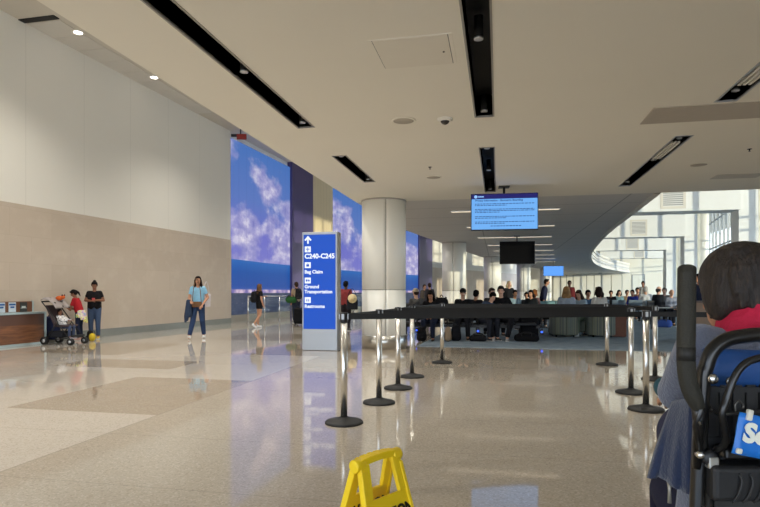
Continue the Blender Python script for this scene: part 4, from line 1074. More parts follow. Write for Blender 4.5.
# orange and brown soft toy on the canopy bar
tp = loc - fc*.12 + Vector((0, 0, 1.04)); t2 = thing('soft_toy', 'orange and brown soft toy resting on the stroller canopy', 'toy', tuple(tp), 0)
bm = BM(); ball(bm, (0, 0, .02), (.085, .07, .055), 14, 10); ball(bm, (.09, 0, .04), (.05, .05, .045), 12, 8); modify(obj('body', bm, cloth((196, 92, 44)), t2, True), .01, 2)
for q in (-1, 1): bm = BM(); ball(bm, (.1, q*.035, .085), (.015, .02, .022), 8, 6); obj('ear', bm, cloth((72, 48, 40)), t2, True)
suitcase('dark navy suitcase standing between the desk and the stroller', tuple(wp(52.5, 13.62)), toward(wp(52, 13.75))[:2], (34, 40, 66), .34, .62, .2)
pb = wp(89.5, 13.95); backpack('small black and yellow backpack on the floor by the girl in red', tuple(pb), (-.3, -1), (30, 28, 26), .55)
pb = wp(92.3, 13.9); t2 = thing('shoe_bag', 'yellow drawstring bag on the floor beside the black backpack', 'bag', tuple(pb)); bm = BM(); ball(bm, (0, 0, .1), (.08, .07, .1), 14, 10); obj('sack', bm, cloth((206, 178, 52)), t2, True)
bm = BM(); tube(bm, curve_pts([(-.03, 0, .19), (0, 0, .25), (.03, 0, .19)], 4), .008, 6); obj('drawstring', bm, rubber, t2, True)

# ---- walkers on the left ----
Z = 14.7; loc = wp(198, Z); s_ = hy(276.3, Z)/1.70
P = pose(STAND, s=s_, knL=(.12, -.10, .50), anL=(.15, .10, .10), knR=(-.12, -.16, .49), anR=(-.20, -.30, .10), yawR=8, wrR=(-.17, -.20, 1.02), elR=(-.23, .03, 1.10), wrL=(.12, -.17, .92), elL=(.25, .04, 1.12), tipR=-14)
wk = person('woman in a light blue t-shirt and jeans walking along the hall', loc, toward(loc, turn=-4), P, 'tan', (136, 182, 206), 'short', (46, 62, 92), shoes=(232, 230, 226), hair=('long', (34, 24, 22)), fine=.013, wide=.95)
M_ = wk.matrix_basis
o = handbag('brown crossbody bag worn by the woman in light blue', (0, 0, 0), 0, (116, 84, 60), .26, .15, .08, .62); o.matrix_world = M_ @ Matrix.Translation((-.02, -.17, .86))
t2 = thing('denim_jacket', 'dark blue jacket hung over the arm of the woman in light blue', 'jacket'); t2.matrix_world = M_ @ Matrix.Translation((-.22, -.12, 1.0))
bm = BM()
for k, (x, y) in enumerate(((-.05, -.05), (-.06, .02), (.02, -.07), (.0, .05))): limb(bm, (x*.5, y, .02), .05, (x*1.3, y*1.4, -.46+.05*k), .06, 10)
modify(obj('cloth', bm, cloth((46, 58, 78)), t2, True), .014, 3)
bm = BM(); limb(bm, (-.06, -.06, -.1), .03, (-.085, -.09, -.52), .034, 10); modify(obj('sleeve', bm, cloth((46, 58, 78)), t2, True), .012, 2)
o = handbag('white tote bag behind the hip of the woman in light blue', (0, 0, 0), 0, (214, 204, 204), .30, .36, .1, .34); o.matrix_world = M_ @ Matrix.Translation((.21, .16, .86)) @ Matrix.Rotation(R(60), 4, 'Z')

Z = 19.2; loc = wp(259.5, Z); s_ = hy(284, Z)/1.70
P = pose(STAND, s=s_, knL=(.1, -.02, .50), anL=(.1, .02, .09), knR=(-.08, .02, .5), anR=(-.09, .30, .14), wrL=(.08, -.24, 1.2), elL=(.23, -.1, 1.12), turn=10, tipR=28)
f2 = cw(.75, .65, 0).normalized()
wk = person('woman in black shorts with a black backpack walking towards the video wall', loc, f2[:2], P, 'tan', (26, 24, 26), 'short', (24, 24, 26), 'shorts', (232, 230, 228), ('long', (104, 76, 52)), wide=.92)
o = backpack('black backpack worn by the woman in black shorts', (0, 0, 0), (0, -1), (24, 24, 28)); o.matrix_world = wk.matrix_basis @ Matrix.Translation((0, .25, .96)) @ Matrix.Rotation(PI, 4, 'Z')

Z = 22; loc = wp(296.3, Z)
P = pose(STAND, s=hy(282, Z)/1.70, knR=(-.1, -.1, .5), anR=(-.1, -.12, .1), wrR=(-.22, -.30, 1.02), elR=(-.22, -.08, 1.1))
f2 = cw(-.5, .85, 0).normalized()
mn = person('man in a tan shirt with a dark backpack half hidden by the wayfinding sign', loc, f2[:2], P, 'tan', (170, 148, 122), 'short', (40, 46, 60), shoes=(40, 38, 38), hair=('short', (60, 44, 34)))
o = backpack('dark backpack worn by the man in the tan shirt', (0, 0, 0), (0, -1), (34, 32, 36)); o.matrix_world = mn.matrix_basis @ Matrix.Translation((0, .25, .98)) @ Matrix.Rotation(PI, 4, 'Z')
o = duffel('green leafy patterned bag carried by the man in the tan shirt', tuple(wp(291.3, 21.9, .78)), (0, -1), (46, 92, 48), .36, .13)
suitcase('black rolling suitcase beside the wayfinding sign', tuple(wp(299.5, 20.6)), toward(wp(299.5, 21)), (22, 22, 24), .40, .62, .25, up=.38)

Z = 17.6; loc = wp(346, Z)
P = pose(STAND, s=hy(281, Z)/1.70, wrL=(.24, -.14, .92), turn=-14)
f2 = cw(.25, .95, 0).normalized()
mr = person('person in a maroon top standing beyond the nearest queue post', loc, f2[:2], P, 'dark', (128, 52, 52), 'long', (40, 34, 36), shoes=(40, 36, 36), hair=('short', (16, 14, 14)), wide=1.1)
o = handbag('dark shoulder bag at the side of the person in maroon', tuple(wp(352.2, 17.5, .66)), .4, (40, 40, 44), .34, .30, .14, .34)
pb = wp(352.4, 17.42, 1.0); t2 = thing('straw_hat', 'cream straw hat hanging on the dark shoulder bag', 'hat', tuple(pb), YAW); t2.rotation_euler[0] = R(80)
bm = BM(); lathe(bm, [(.14, 0), (.14, .008), (.085, .012)], 28); obj('brim', bm, M('straw', (222, 200, 150), .8, var=.15, scale=60), t2, True)
bm = BM(); lathe(bm, [(.085, .005), (.08, .07), (.06, .1), (.02, .105)], 28); obj('crown', bm, M('straw', (222, 200, 150)), t2, True)
# =====================================================  WHEELCHAIR AND PASSENGER  =====================================================
CX, CZ = .98, 1.30
def lc(px, py, Z=CZ): return Vector(((px-380)/FOC*Z-CX, Z-CZ, hy(py, Z)))
base = cw(CX, CZ, 0)
tube_black = M('black_tube', (26, 25, 24), .32, .3, var=.15, scale=30, coat=.3)
foam = M('grip_foam', (46, 44, 36), .75, var=.12, scale=40, bump=.25, bscale=220)
vinyl = M('blue_vinyl', (38, 80, 140), .38, var=.12, scale=14, bump=.25, bscale=18)
t = thing('wheelchair', 'black airport wheelchair with blue back and foam push handle at the right edge', 'wheelchair', tuple(base), YAW); wc = t
L_, R_ = -.257, .257
# rear frame hoop
left = [(-.268, 0, .30), (-.262, 0, .62), (-.257, 0, .71), (-.245, 0, .98), (-.236, 0, 1.03), (-.222, .0, 1.065), (-.192, 0, 1.09), (-.14, 0, 1.101), (-.09, 0, 1.104)]
pts = curve_pts(left, 5); pts = pts+[Vector((-p.x, p.y, p.z)) for p in reversed(pts)]
bm = BM(); tube(bm, pts, .0165, 14); obj('back_frame', bm, tube_black, t, True)
# blue vinyl sleeve on the top bar, then the hanging upholstery
bm = BM(); tube(bm, [(-.095, 0, 1.104), (.095, 0, 1.104)], .021, 14); obj('bar_sleeve', bm, M('sleeve_blue', (96, 152, 190), .5, var=.06), t, True)
def sheet(name, mat, rows, thick, parent, label=None, smooth=True):
    bm = BM(); vr = [[bm.verts.new(p) for p in r] for r in rows]
    for a, b_ in zip(vr, vr[1:]):
        for i in range(len(a)-1): bm.faces.new((a[i], a[i+1], b_[i+1], b_[i]))
    o = obj(name, bm, mat, parent, smooth, label); m_ = o.modifiers.new('thick', 'SOLIDIFY'); m_.thickness = thick; m_.offset = 0
    return o
rows = []
for k in range(7):
    v = k/6; rows.append([Vector((x, .012+.02*math.cos(x*5)-.012*math.sin(v*PI), 1.066-.083*v-.006*math.cos(x*9))) for x in [(-.232+.464*i/16) for i in range(17)]])
back = sheet('back_upholstery', vinyl, rows, .012, t, 'blue vinyl back panel')
for q in (-1, 1):
    for x, z in ((.232, 1.005), (.188, .998)):
        bm = BM(); lathe(bm, [(.012, 0), (.012, .004), (.006, .009)], 14); o = obj('stud', bm, chrome, back, True); o.location = (q*x, -.012 if x < .2 else -.018, z); o.rotation_euler = (R(90), 0, 0)
# black slatted back below
bm = BM()
for k in range(15):
    x = -.215+.43*k/14; box(bm, x-.0105, x+.0105, .016, .022, .74, .985)
for z in (.80, .86, .92, .975): box(bm, -.235, .235, .010, .016, z-.006, z+.006)
obj('back_grid', bm, M('web_black', (30, 30, 31), .6, var=.15, scale=30), t)
bm = BM(); box(bm, -.225, .225, .024, .034, .70, .99); obj('back_lining', bm, M('lining_dark', (54, 53, 50), .85, var=.12, scale=30), t)
# storage hoop behind the back
h = [(-.222, -.012, .84), (-.212, -.035, .87), lc(722, 415, 1.25)+Vector((0, 0, 0)), lc(727, 398, 1.25), lc(735, 376, 1.25), lc(746, 363, 1.25), lc(762, 357, 1.25)]
pts = curve_pts([Vector(p) for p in h], 6); pts = pts+[Vector((-p.x, p.y, p.z)) for p in reversed(pts)]
bm = BM(); tube(bm, pts, .008, 12); obj('rear_hoop', bm, tube_black, t, True)
bm = BM(); tube(bm, curve_pts([lc(707, 402), lc(713, 411), lc(722, 414, 1.26), lc(762, 411, 1.26)], 5)+[Vector((.2, -.04, lc(762, 411, 1.26).z))], .0035, 8); obj('basket_wire', bm, M('wire_dark', (80, 78, 74), .35, .8), t, True)
bm = BM(); tube(bm, curve_pts([lc(736, 412, 1.25), lc(735, 405, 1.25), lc(739, 401, 1.25), lc(743, 405, 1.25), lc(743, 408, 1.25)], 5), .0028, 8); obj('wire_hook', bm, M('wire_dark', (80, 78, 74)), t, True)
# push handles: thick foam grips that bend down to the frame
for q in (-1, 1):
    c = [(-.307, -.05, 1.252), (-.308, -.05, 1.15), (-.309, -.05, 1.05), (-.302, -.048, 1.0), (-.287, -.043, .965), (-.275, -.036, .945)]
    c = [Vector((x*-q, y, z)) for x, y, z in c]
    p = curve_pts(c, 6); bm = BM(); tube(bm, p, [.0188]*(len(p)-8)+[.0188-.0006*i for i in range(8)], 22)
    ball(bm, p[0]-Vector((0, 0, .001)), (.0187, .0187, .010), 22, 10)
    g = obj('push_handle', bm, foam, t, True)
    bm = BM(); lathe(bm, [(.0192, 0), (.0192, .030)], 22, tuple(c[2]+Vector((0, 0, -.0)))); obj('grip_ring', bm, M('ring_black', (34, 33, 30), .6), g, True)
    bm = BM(); tube(bm, [c[-1], (q*.262, -.016, .90), (q*.26, -.006, .80)], [.014, .012, .010], 12); obj('handle_stem', bm, tube_black, t, True)
    bm = BM(); tube(bm, [c[-1]+Vector((-.0*q, -.012, .0)), Vector((q*.272, -.02, .90)), Vector((q*.262, -.02, .845))], .007, 8); obj('latch_lever', bm, tube_black, t, True)
    bm = BM(); tube(bm, [Vector((q*.278, -.03, .935)), Vector((q*.268, -.034, .905))], .0035, 8); obj('latch_pin', bm, chrome, t, True)
    for (x, z, rr) in ((.262, .835, .009), (.240, .828, .018)):
        bm = BM(); lathe(bm, [(rr, 0), (rr, .014), (rr*.6, .018)], 16); o = obj('bolt', bm, chrome if rr < .01 else black_plastic, t, True); o.location = (q*x, -.012, z); o.rotation_euler = (R(90), 0, 0)
    bm = BM(); box(bm, q*.236-.012, q*.236+.012, -.032, -.012, .805, .832); bevel(obj('knuckle', bm, M('clamp_grey', (170, 168, 160), .35, .7), t), .004)
    bm = BM(); tube(bm, [(q*.236, -.012, .81), (q*.238, -.01, .40)], .011, 10); obj('rear_strut', bm, tube_black, t, True)
    # side: armrest, seat rail, wheels
    bm = BM(); tube(bm, [(q*.262, 0, .47), (q*.262, .47, .49), (q*.25, .56, .42), (q*.24, .66, .14)], .014, 10); obj('side_rail', bm, tube_black, t, True)
    bm = BM(); box(bm, q*.13-.09, q*.13+.09, .58, .76, .12, .135); bevel(obj('footplate', bm, rubber, t), .005)
    bm = BM()
    prof = [(.135, -.018), (.15, -.018), (.155, 0), (.15, .018), (.135, .018)]
    lathe(bm, prof, 36); w_ = obj('rear_wheel', bm, rubber, t, True); w_.location = (q*.30, .04, .155); w_.rotation_euler = (0, R(90), 0)
    bm = BM(); lathe(bm, [(.136, -.012), (.136, .012)], 30); obj('rim', bm, M('rim_grey', (90, 90, 92), .5), w_, True)
    bm = BM(); lathe(bm, [(.07, -.014), (.078, 0), (.07, .014)], 24); w_ = obj('front_caster', bm, rubber, t, True); w_.location = (q*.26, .52, .078); w_.rotation_euler = (0, R(90), 0)
    bm = BM(); tube(bm, [(q*.26, .52, .08), (q*.262, .47, .2), (q*.262, .47, .47)], .011, 8); obj('caster_fork', bm, tube_black, t, True)
    bm = BM(); tube(bm, [(q*.266, 0, .32), (q*.285, .04, .155)], .014, 8); obj('axle_arm', bm, tube_black, t, True)
bm = BM(); box(bm, -.25, .25, .04, .48, .44, .49); bevel(obj('seat', bm, vinyl, t), .02, 3)
# rear pouch box with moulded ribs
bm = BM(); box(bm, -.245, .245, -.045, .02, .735, .815); p = bevel(obj('rear_box', bm, M('box_black', (28, 28, 29), .55, var=.1), t), .012, 3)
bm = BM()
for k in range(17):
    x = -.19+.38*k/16; tube(bm, curve_pts([(x, -.044, .80), (x+.003, -.052, .785), (x-.004, -.05, .755), (x-.012, -.042, .735)], 4), .0028, 6)
obj('box_ribs', bm, M('rib_black', (40, 40, 40), .5), p, True)
bm = BM(); box(bm, -.21, .21, -.03, .02, .825, .85); bevel(obj('cross_bar', bm, tube_black, t), .006)
# blue card hung on the back
q4 = [lc(740, 412, 1.23), lc(731.5, 453, 1.23)]
d = (q4[0]-q4[1]); up = d.normalized(); ri = Vector((up.z, 0, -up.x)); W_ = .21
card = thing('hanging_card', 'blue plastic card with white lettering tied to the back of the wheelchair', 'sign', (0, 0, 0))
card.matrix_world = Matrix.Translation(base) @ Matrix.Rotation(YAW, 4, 'Z') @ Matrix.Translation(q4[1]) @ Matrix((( ri.x, 0, up.x, 0), (0, 1, 0, 0), (ri.z, 0, up.z, 0), (0, 0, 0, 1)))
Hh = d.length
rows = [[Vector((W_*i/12, -.002*math.sin(i*1.3+k), Hh*k/6)) for i in range(13)] for k in range(7)]
cb = sheet('card', EM('x', (0, 0, 0), 0) if False else M('card_blue', (26, 116, 206), .35, var=.06, scale=14), rows, .003, card)
text('lettering', 'So', .056, M('card_white', (240, 240, 224), .5, var=.03), cb, (.014, -.0055, .032), (R(90), 0, R(0)), bold=.003)
for x, z in ((.019, Hh-.008), (.012, .008), (W_-.02, Hh-.008), (W_-.02, .008)):
    bm = BM(); box(bm, x-.006, x+.006, -.009, .003, z-.006, z+(.018 if z > .05 else .006)); bevel(obj('clip', bm, M('clip_white', (226, 222, 206), .5), card), .003)

# passenger, seen from behind
fleece = M('fleece_grey_blue', (106, 112, 130), .95, var=.14, scale=30, bump=.5, bscale=140, spec=.1, sheen=.4)
MATS['cloth_999_0_1'] = fleece
P = pose(SIT, lean=2, neck=V3(.01, .05, 1.085), head=V3(.042, -.01, 1.197), turn=16, pitch=6, shL=(.168, .05, 1.06), shR=(-.168, .05, 1.06), elL=(.165, -.08, .915), elR=(-.195, -.08, .885), wrL=(.07, -.30, .86), wrR=(-.07, -.30, .86),
         knL=(.035, -.40, .53), knR=(-.15, -.40, .53), anL=(.03, -.44, .20), anR=(-.15, -.44, .20))
ploc = cw(1.01, 1.535)
fdir = cw(.05, 1, 0)
ps = person('person with short dark hair in a grey-blue fleece seated in the wheelchair', tuple(ploc), (fdir.x, fdir.y), P, 'tan', (999, 0, 1), 'long', (36, 38, 60), shoes=(150, 92, 92), hair=None, fine=.009, wide=1.12)
H = P['head']; hr = headrot(P)
hm, nt, b = newmat('hair_near'); tc = N(nt, 'ShaderNodeTexCoord'); mp = N(nt, 'ShaderNodeMapping'); mp.inputs['Scale'].default_value = (1, 1, .16)
nt.links.new(tc.outputs['Object'], mp.inputs[0]); nz = noise(nt, mp.outputs[0], 150, 6, .65)
cc = ramp(nt, nz, [(.32, lin((15, 10, 8))), (.55, lin((36, 26, 20))), (.75, lin((78, 60, 46)))]); nt.links.new(cc, b.inputs['Base Color']); b.inputs['Roughness'].default_value = .55
bp = N(nt, 'ShaderNodeBump'); bp.inputs['Strength'].default_value = .8; bp.inputs['Distance'].default_value = .006; nt.links.new(nz, bp.inputs['Height']); nt.links.new(bp.outputs[0], b.inputs['Normal'])
bm = BM()
def hp(x, y, z): return H + hr @ Vector((x, y, z))
ball(bm, hp(0, .02, .04), (.098, .110, .098), 24, 16, hr); ball(bm, hp(0, .055, -.005), (.092, .072, .09), 20, 14, hr); ball(bm, hp(0, .06, -.065), (.066, .045, .055), 18, 12, hr)
for q in (-1, 1): ball(bm, hp(q*.082, .02, -.005), (.024, .05, .072), 12, 10, hr)
r3 = random.Random(5)
for k in range(70):    # locks lying over one another
    a = r3.uniform(-1.0, PI+1.0); z = r3.uniform(-.025, .11); rr = math.sqrt(max(.1, 1-((z-.03)/.11)**2))*.93
    p = hp(math.cos(a)*.098*rr, .028+math.sin(a)*.098*rr, z); e = hp(math.cos(a)*.104*rr*1.04, .034+math.sin(a)*.102*rr*1.04, z-.045)
    limb(bm, p, .013, e, .006, 7)
ho = modify(obj('hair', bm, hm, ps, True), .0055, 2)
# crimson scarf round the neck
bm = BM()
sc = M('scarf_crimson', (186, 22, 62), .85, var=.18, scale=22, bump=.5, bscale=60)
for k, (z, rr, tk) in enumerate(((1.09, .10, .028), (1.122, .092, .026), (1.15, .082, .022))):
    n = 20; ring = [Vector((rr*math.cos(2*PI*i/n), .045+rr*.92*math.sin(2*PI*i/n), z+.01+.012*math.sin(2*PI*i/n)-.16*rr*math.cos(2*PI*i/n))) for i in range(n)]
    for i in range(n): limb(bm, ring[i], tk, ring[(i+1) % n], tk, 8)
modify(obj('scarf', bm, sc, ps, True, label='crimson scarf'), .009, 3)
bm = BM(); limb(bm, (-.06, .11, .80), .12, (-.05, .10, 1.02), .085, 14); ball(bm, (0, .085, 1.035), (.185, .085, .085), 24, 14); limb(bm, (.06, .11, .80), .12, (.05, .10, 1.02), .085, 14)
modify(obj('back_of_fleece', bm, fleece, [o for o in ps.children if o.name.startswith('top')][0], True), .012, 4)
# collar roll and the loose skirt of the fleece that hangs beside the chair
top = [o for o in ps.children if o.name.startswith('top')][0]
bm = BM()
for i in range(16):
    a, b_ = (2*PI*i/16, 2*PI*(i+1)/16); f = lambda u: Vector((.118*math.cos(u), .05+.11*math.sin(u), 1.062+.01*math.sin(u)-.02*math.cos(u)))
    limb(bm, f(a), .03, f(b_), .03, 8)
modify(obj('collar', bm, fleece, top, True), .01, 3)
inv = ps.matrix_basis.inverted()
def toP(X, Z, h): return inv @ cw(X, Z, h)
rows = []
for k in range(13):
    v = k/12; row = []
    for i in range(15):
        u = i/14
        Za = 1.52-.15*u; pc = ((674+19*u)*(1-v)+(650+42*u)*v, (402-4*u)*(1-v)+(477+15*u-3*math.sin(u*5))*v)
        c = Vector(((pc[0]-380)/FOC*Za, Za, hy(pc[1], Za))); bul = .010*math.sin(PI*min(1, v*.8))*(1-.4*u)
        fold = .010*math.sin(u*11+v*1.5)*v+.006*math.sin(u*23)*v
        row.append(toP(c.x-bul*.6-fold*.5, c.y-fold-bul*.2, c.z))
    rows.append(row)
sk = sheet('jacket_skirt', M('fleece_dark', (54, 63, 88), .95, var=.14, scale=30, bump=.4, bscale=140, spec=.1, sheen=.3), rows, .012, top, 'loose blue hem of the jacket')
zp = [rows[k][6]+Vector((0, .012, 0)) for k in range(2, 13)]
bm = BM(); tube(bm, zp, .0042, 8); obj('zip', bm, M('zip_grey', (120, 120, 124), .4, .7), top, True)
e = zp[-1]; bm = BM(); tube(bm, [e, e+Vector((0, .002, -.02)), e+Vector((0, .002, -.052))], [.006, .004, .005], 8); obj('zip_pull', bm, M('zip_pull', (170, 166, 154), .4, .5), top, True)
# bag on the lap
lb = cw(.925, 1.74, 0); t2 = thing('lap_bag', 'navy and teal soft bag held on the lap in the wheelchair', 'bag', (lb.x, lb.y, .66), YAW)
bm = BM(); ball(bm, (.03, 0, .10), (.10, .11, .10), 20, 14); ball(bm, (.06, 0, .07), (.11, .11, .07), 18, 12); modify(obj('body', bm, M('bag_navy', (36, 40, 70), .8, var=.12, bump=.3), t2, True), .012, 3)
bm = BM(); ball(bm, (.055, .06, .21), (.115, .10, .055), 20, 12, Matrix.Rotation(R(20), 3, 'Y')); modify(obj('top_flap', bm, M('bag_teal', (36, 84, 98), .85, var=.14, bump=.3), t2, True, label='teal top flap'), .01, 2)
bm = BM(); tube(bm, curve_pts([(-.06, -.1, .16), (.0, -.14, .20), (.1, -.14, .19)], 6), .008, 8); obj('strap', bm, rubber, t2, True)

# =====================================================  GATE SEATING AND TRAVELLERS  =====================================================
seat_black = M('seat_black', (30, 32, 36), .55, var=.1, scale=12)
seat_grey = M('seat_grey_blue', (112, 128, 142), .6, var=.08, scale=12)
seat_teal = M('seat_teal', (112, 150, 152), .6, var=.08, scale=12)
led = EM('outlet_blue', (40, 80, 255), 1.6)
def bench(n, loc, face, label, mat, pitch=.62, outlets=False, group='rows of gate seats'):
    t = thing('seat_row', label, 'seats', loc, math.atan2(face[1], face[0])+PI/2, group); w = n*pitch
    bm = BM(); box(bm, -w/2, w/2, .10, .17, .30, .37); obj('beam', bm, dark_metal, t)
    for x in ([-w/2+.25, w/2-.25] if n > 1 else [0]):
        bm = BM(); box(bm, x-.03, x+.03, .11, .16, .03, .30); box(bm, x-.035, x+.035, -.14, .38, 0, .035); bevel(obj('leg', bm, dark_metal, t), .008)
    for k in range(n):
        x = -w/2+pitch*(k+.5)
        bm = BM(); box(bm, x-.25, x+.25, -.24, .22, .385, .445); bevel(obj('seat', bm, mat, t), .025, 3)
        bm = BM(); box(bm, x-.25, x+.25, -.03, .03, 0, .46, 0, Matrix.Translation((0, .25, .44)) @ Matrix.Rotation(R(-12), 4, 'X')); bevel(obj('backrest', bm, mat, t), .025, 3)
    for k in range(n+1):
        x = -w/2+pitch*k
        bm = BM(); tube(bm, curve_pts([(x, .2, .36), (x, -.16, .40), (x, -.2, .62), (x, .0, .65), (x, .24, .65)], 5), .018, 8); obj('armrest', bm, black_plastic, t, True)
        if outlets:
            bm = BM(); box(bm, x-.035, x+.035, -.19, -.08, .17, .30); o = obj('outlet_box', bm, black_plastic, t); bm = BM(); box(bm, x-.022, x+.022, -.196, -.188, .215, .25); obj('outlet_light', bm, led, o, label='blue outlet light')
    return t
Zb = 14.35
c = wp(455, Zb); fdir = toward(c, turn=0); fw = (.0, -1)
b0 = bench(5, tuple(wp(463, Zb)), fw, 'row of black seats facing the camera with blue outlet lights', seat_black, .76, True)
bench(5, tuple(wp(458, Zb+1.35)), (0, 1), 'row of black seats facing away behind the front row', seat_black, .76)
SITH = dict(k=1)
def sitter(label, px, Z, face, top_, legs_=(30, 32, 40), skin='tan', hair=('short', (26, 20, 18)), hy_=None, sleeve='long', lean=4, side=0, pitch=8, turn=0, shoes=(40, 40, 42), sh=.0, wide=1.05, **kw):
    loc = wp(px, Z); s = 1.0
    if hy_ is not None: s = max(.86, min(1.14, hy(hy_, Z)/1.32))
    P = pose(SIT, lean=lean, side=side, s=s, pitch=pitch, turn=turn, **kw)
    if sh: loc = loc+Vector((0, 0, sh))
    return person(label, tuple(loc), face, P, skin, top_, sleeve, legs_, 'trousers', shoes, hair, None, .02 if Z > 17 else .017, wide)
def stander(label, px, Z, face, top_, legs_=(36, 40, 52), skin='tan', hair=('short', (26, 20, 18)), hy_=281, sleeve='long', lean=0, side=0, pitch=0, turn=0, wide=1.05, **kw):
    P = pose(STAND, lean=lean, side=side, s=hy(hy_, Z)/1.70, pitch=pitch, turn=turn, **kw)
    return person(label, tuple(wp(px, Z)), face, P, skin, top_, sleeve, legs_, 'trousers', (40, 40, 44), hair, None, .02, wide)
C = lambda px, turn=0: toward(wp(px, 14), turn=turn)      # towards the camera
A_ = lambda turn=0: (math.sin(R(turn)), math.cos(R(turn)))  # along the hall, away
BLK, BRN = (18, 15, 15), (54, 38, 30)
sitter('woman with long black hair in dark clothes looking down beside the thick column', 431, Zb-.05, C(431, -10), (26, 26, 30), (34, 40, 58), 'tan', ('long', BLK), 290, lean=8, pitch=26, sh=-.02)
sitter('man in a black cap and black top seated behind the farthest left post', 463, Zb+.1, C(463), (22, 22, 25), (28, 28, 32), 'light', ('cap', BLK, (22, 22, 24)), 288.5, pitch=10)
sitter('man in a slate blue shirt bending forward beside the man in black', 485, Zb-.05, C(485, 30), (64, 76, 98), (40, 42, 50), 'light', ('short', BLK), 290.5, lean=22, pitch=30, side=10)
sitter('man in a black jacket seated facing the queue with hands together', 501, Zb-.1, C(501, -2), (20, 20, 23), (24, 24, 28), 'light', ('short', BLK), 286, lean=6, pitch=10, wide=1.25, elL=(.27, -.05, .78), elR=(-.27, -.05, .78), wrL=(.05, -.26, .86), wrR=(-.05, -.26, .86), knL=(.26, -.42, .52), knR=(-.26, -.42, .52), anL=(.16, -.40, .085), anR=(-.16, -.40, .085), shoes=(170, 170, 172))
sitter('man in a beige cap and grey shirt facing away beside the thick column', 416, Zb+1.3, A_(-35), (86, 84, 82), skin='light', hair=('cap', BRN, (176, 160, 138)), hy_=288.5)
sitter('person with dark hair seated behind the black-capped man', 476, Zb+1.3, A_(20), (40, 40, 46), hair=('short', BLK), hy_=290, skin='tan')
sitter('person with grey-brown hair seated behind the bending man', 491.5, Zb+1.4, A_(150), (70, 66, 66), hair=('short', (70, 60, 54)), hy_=288, skin='light')
backpack('dark backpack standing on a seat beside the long-haired woman', tuple(wp(441.5, Zb+.05, .45)), C(441), (26, 26, 30), 1.35)
backpack('black backpack on the carpet under the seats beside the thick column', tuple(wp(421.5, 13.75)), C(421), (24, 24, 27), .8)
backpack('dark backpack on the carpet beside the tan shoe bag', tuple(wp(456, 13.85)), C(456), (24, 24, 28), .85)
t2 = thing('shoe_bag', 'tan cloth bag on the carpet under the row of black seats', 'bag', tuple(wp(448, 13.7))); bm = BM(); limb(bm, (0, 0, .1), .09, (0, 0, .3), .07); modify(obj('sack', bm, cloth((150, 128, 104)), t2, True), .012, 2)
bm = BM(); tube(bm, curve_pts([(-.04, 0, .36), (0, 0, .44), (.04, 0, .36)], 4), .008, 6); obj('strap', bm, rubber, t2, True)
duffel('black bag on the carpet before the bending man', tuple(wp(478, 13.75)), C(478), (30, 30, 33), .36, .085)
suitcase('tall black suitcase standing right of the man in the black jacket', tuple(wp(528.5, 14.25)), C(528, 8), (22, 22, 25), .46, .74, .28)
duffel('black duffel bag lying before the tall black suitcase', tuple(wp(526.5, 13.72)), C(526), (20, 20, 22), .52, .10)
t2 = None
# far standing and seated people, left to right
stander('person in a dark patterned shirt standing before the sunlit far wall', 429.5, 24, A_(-20), (62, 58, 60), hair=('short', BRN), hy_=283)
stander('person standing just left of the one in the patterned shirt', 424.5, 25.5, C(424, 30), (70, 62, 56), hair=('short', BRN), hy_=284.5)
stander('person with pale hair in a black top standing behind the seats', 509, 21.5, C(509, 25), (28, 28, 31), skin='light', hair=('bob', (196, 178, 140)), hy_=281)
bench(4, tuple(wp(520, 18.6)), (.1, -1), 'row of teal seats behind the man in the black jacket', seat_teal)
sitter('person in a pale blue shirt seated on the teal seats', 515, 18.5, C(515, 20), (140, 164, 178), hair=('short', BLK), hy_=290)
sitter('dark-haired person seated on the teal seats beside the pale blue shirt', 526.5, 18.5, C(526), (40, 42, 46), hair=('short', BLK), hy_=292)
sitter('woman in black seated before the orange-haired person', 531, 18.1, C(531, -20), (30, 34, 38), hair=('bob', BLK), hy_=290)
sitter('person with orange-brown hair seated on the teal seats', 534.5, 18.8, A_(40), (150, 112, 108), skin='light', hair=('bob', (150, 92, 50)), hy_=289.5)
stander('man in a navy jacket leaning forward near the small blue screen', 543, 22.5, cw(.9, -.3, 0).normalized()[:2], (34, 38, 60), (30, 32, 40), hair=('short', BLK), hy_=278.5, lean=12, wide=1.15)
bench(3, tuple(wp(550, 20.5)), (0, 1), 'row of teal seats behind the standing man in navy', seat_teal)
bench(2, tuple(wp(557, 19.2)), (0, 1), 'pair of dark seats beyond the striped armchairs', seat_black)
stander('man in a dark red jacket standing beyond the blonde traveller', 569.5, 24, C(569), (96, 34, 36), (34, 34, 38), 'dark', ('short', BLK), 280.5, wide=1.2)
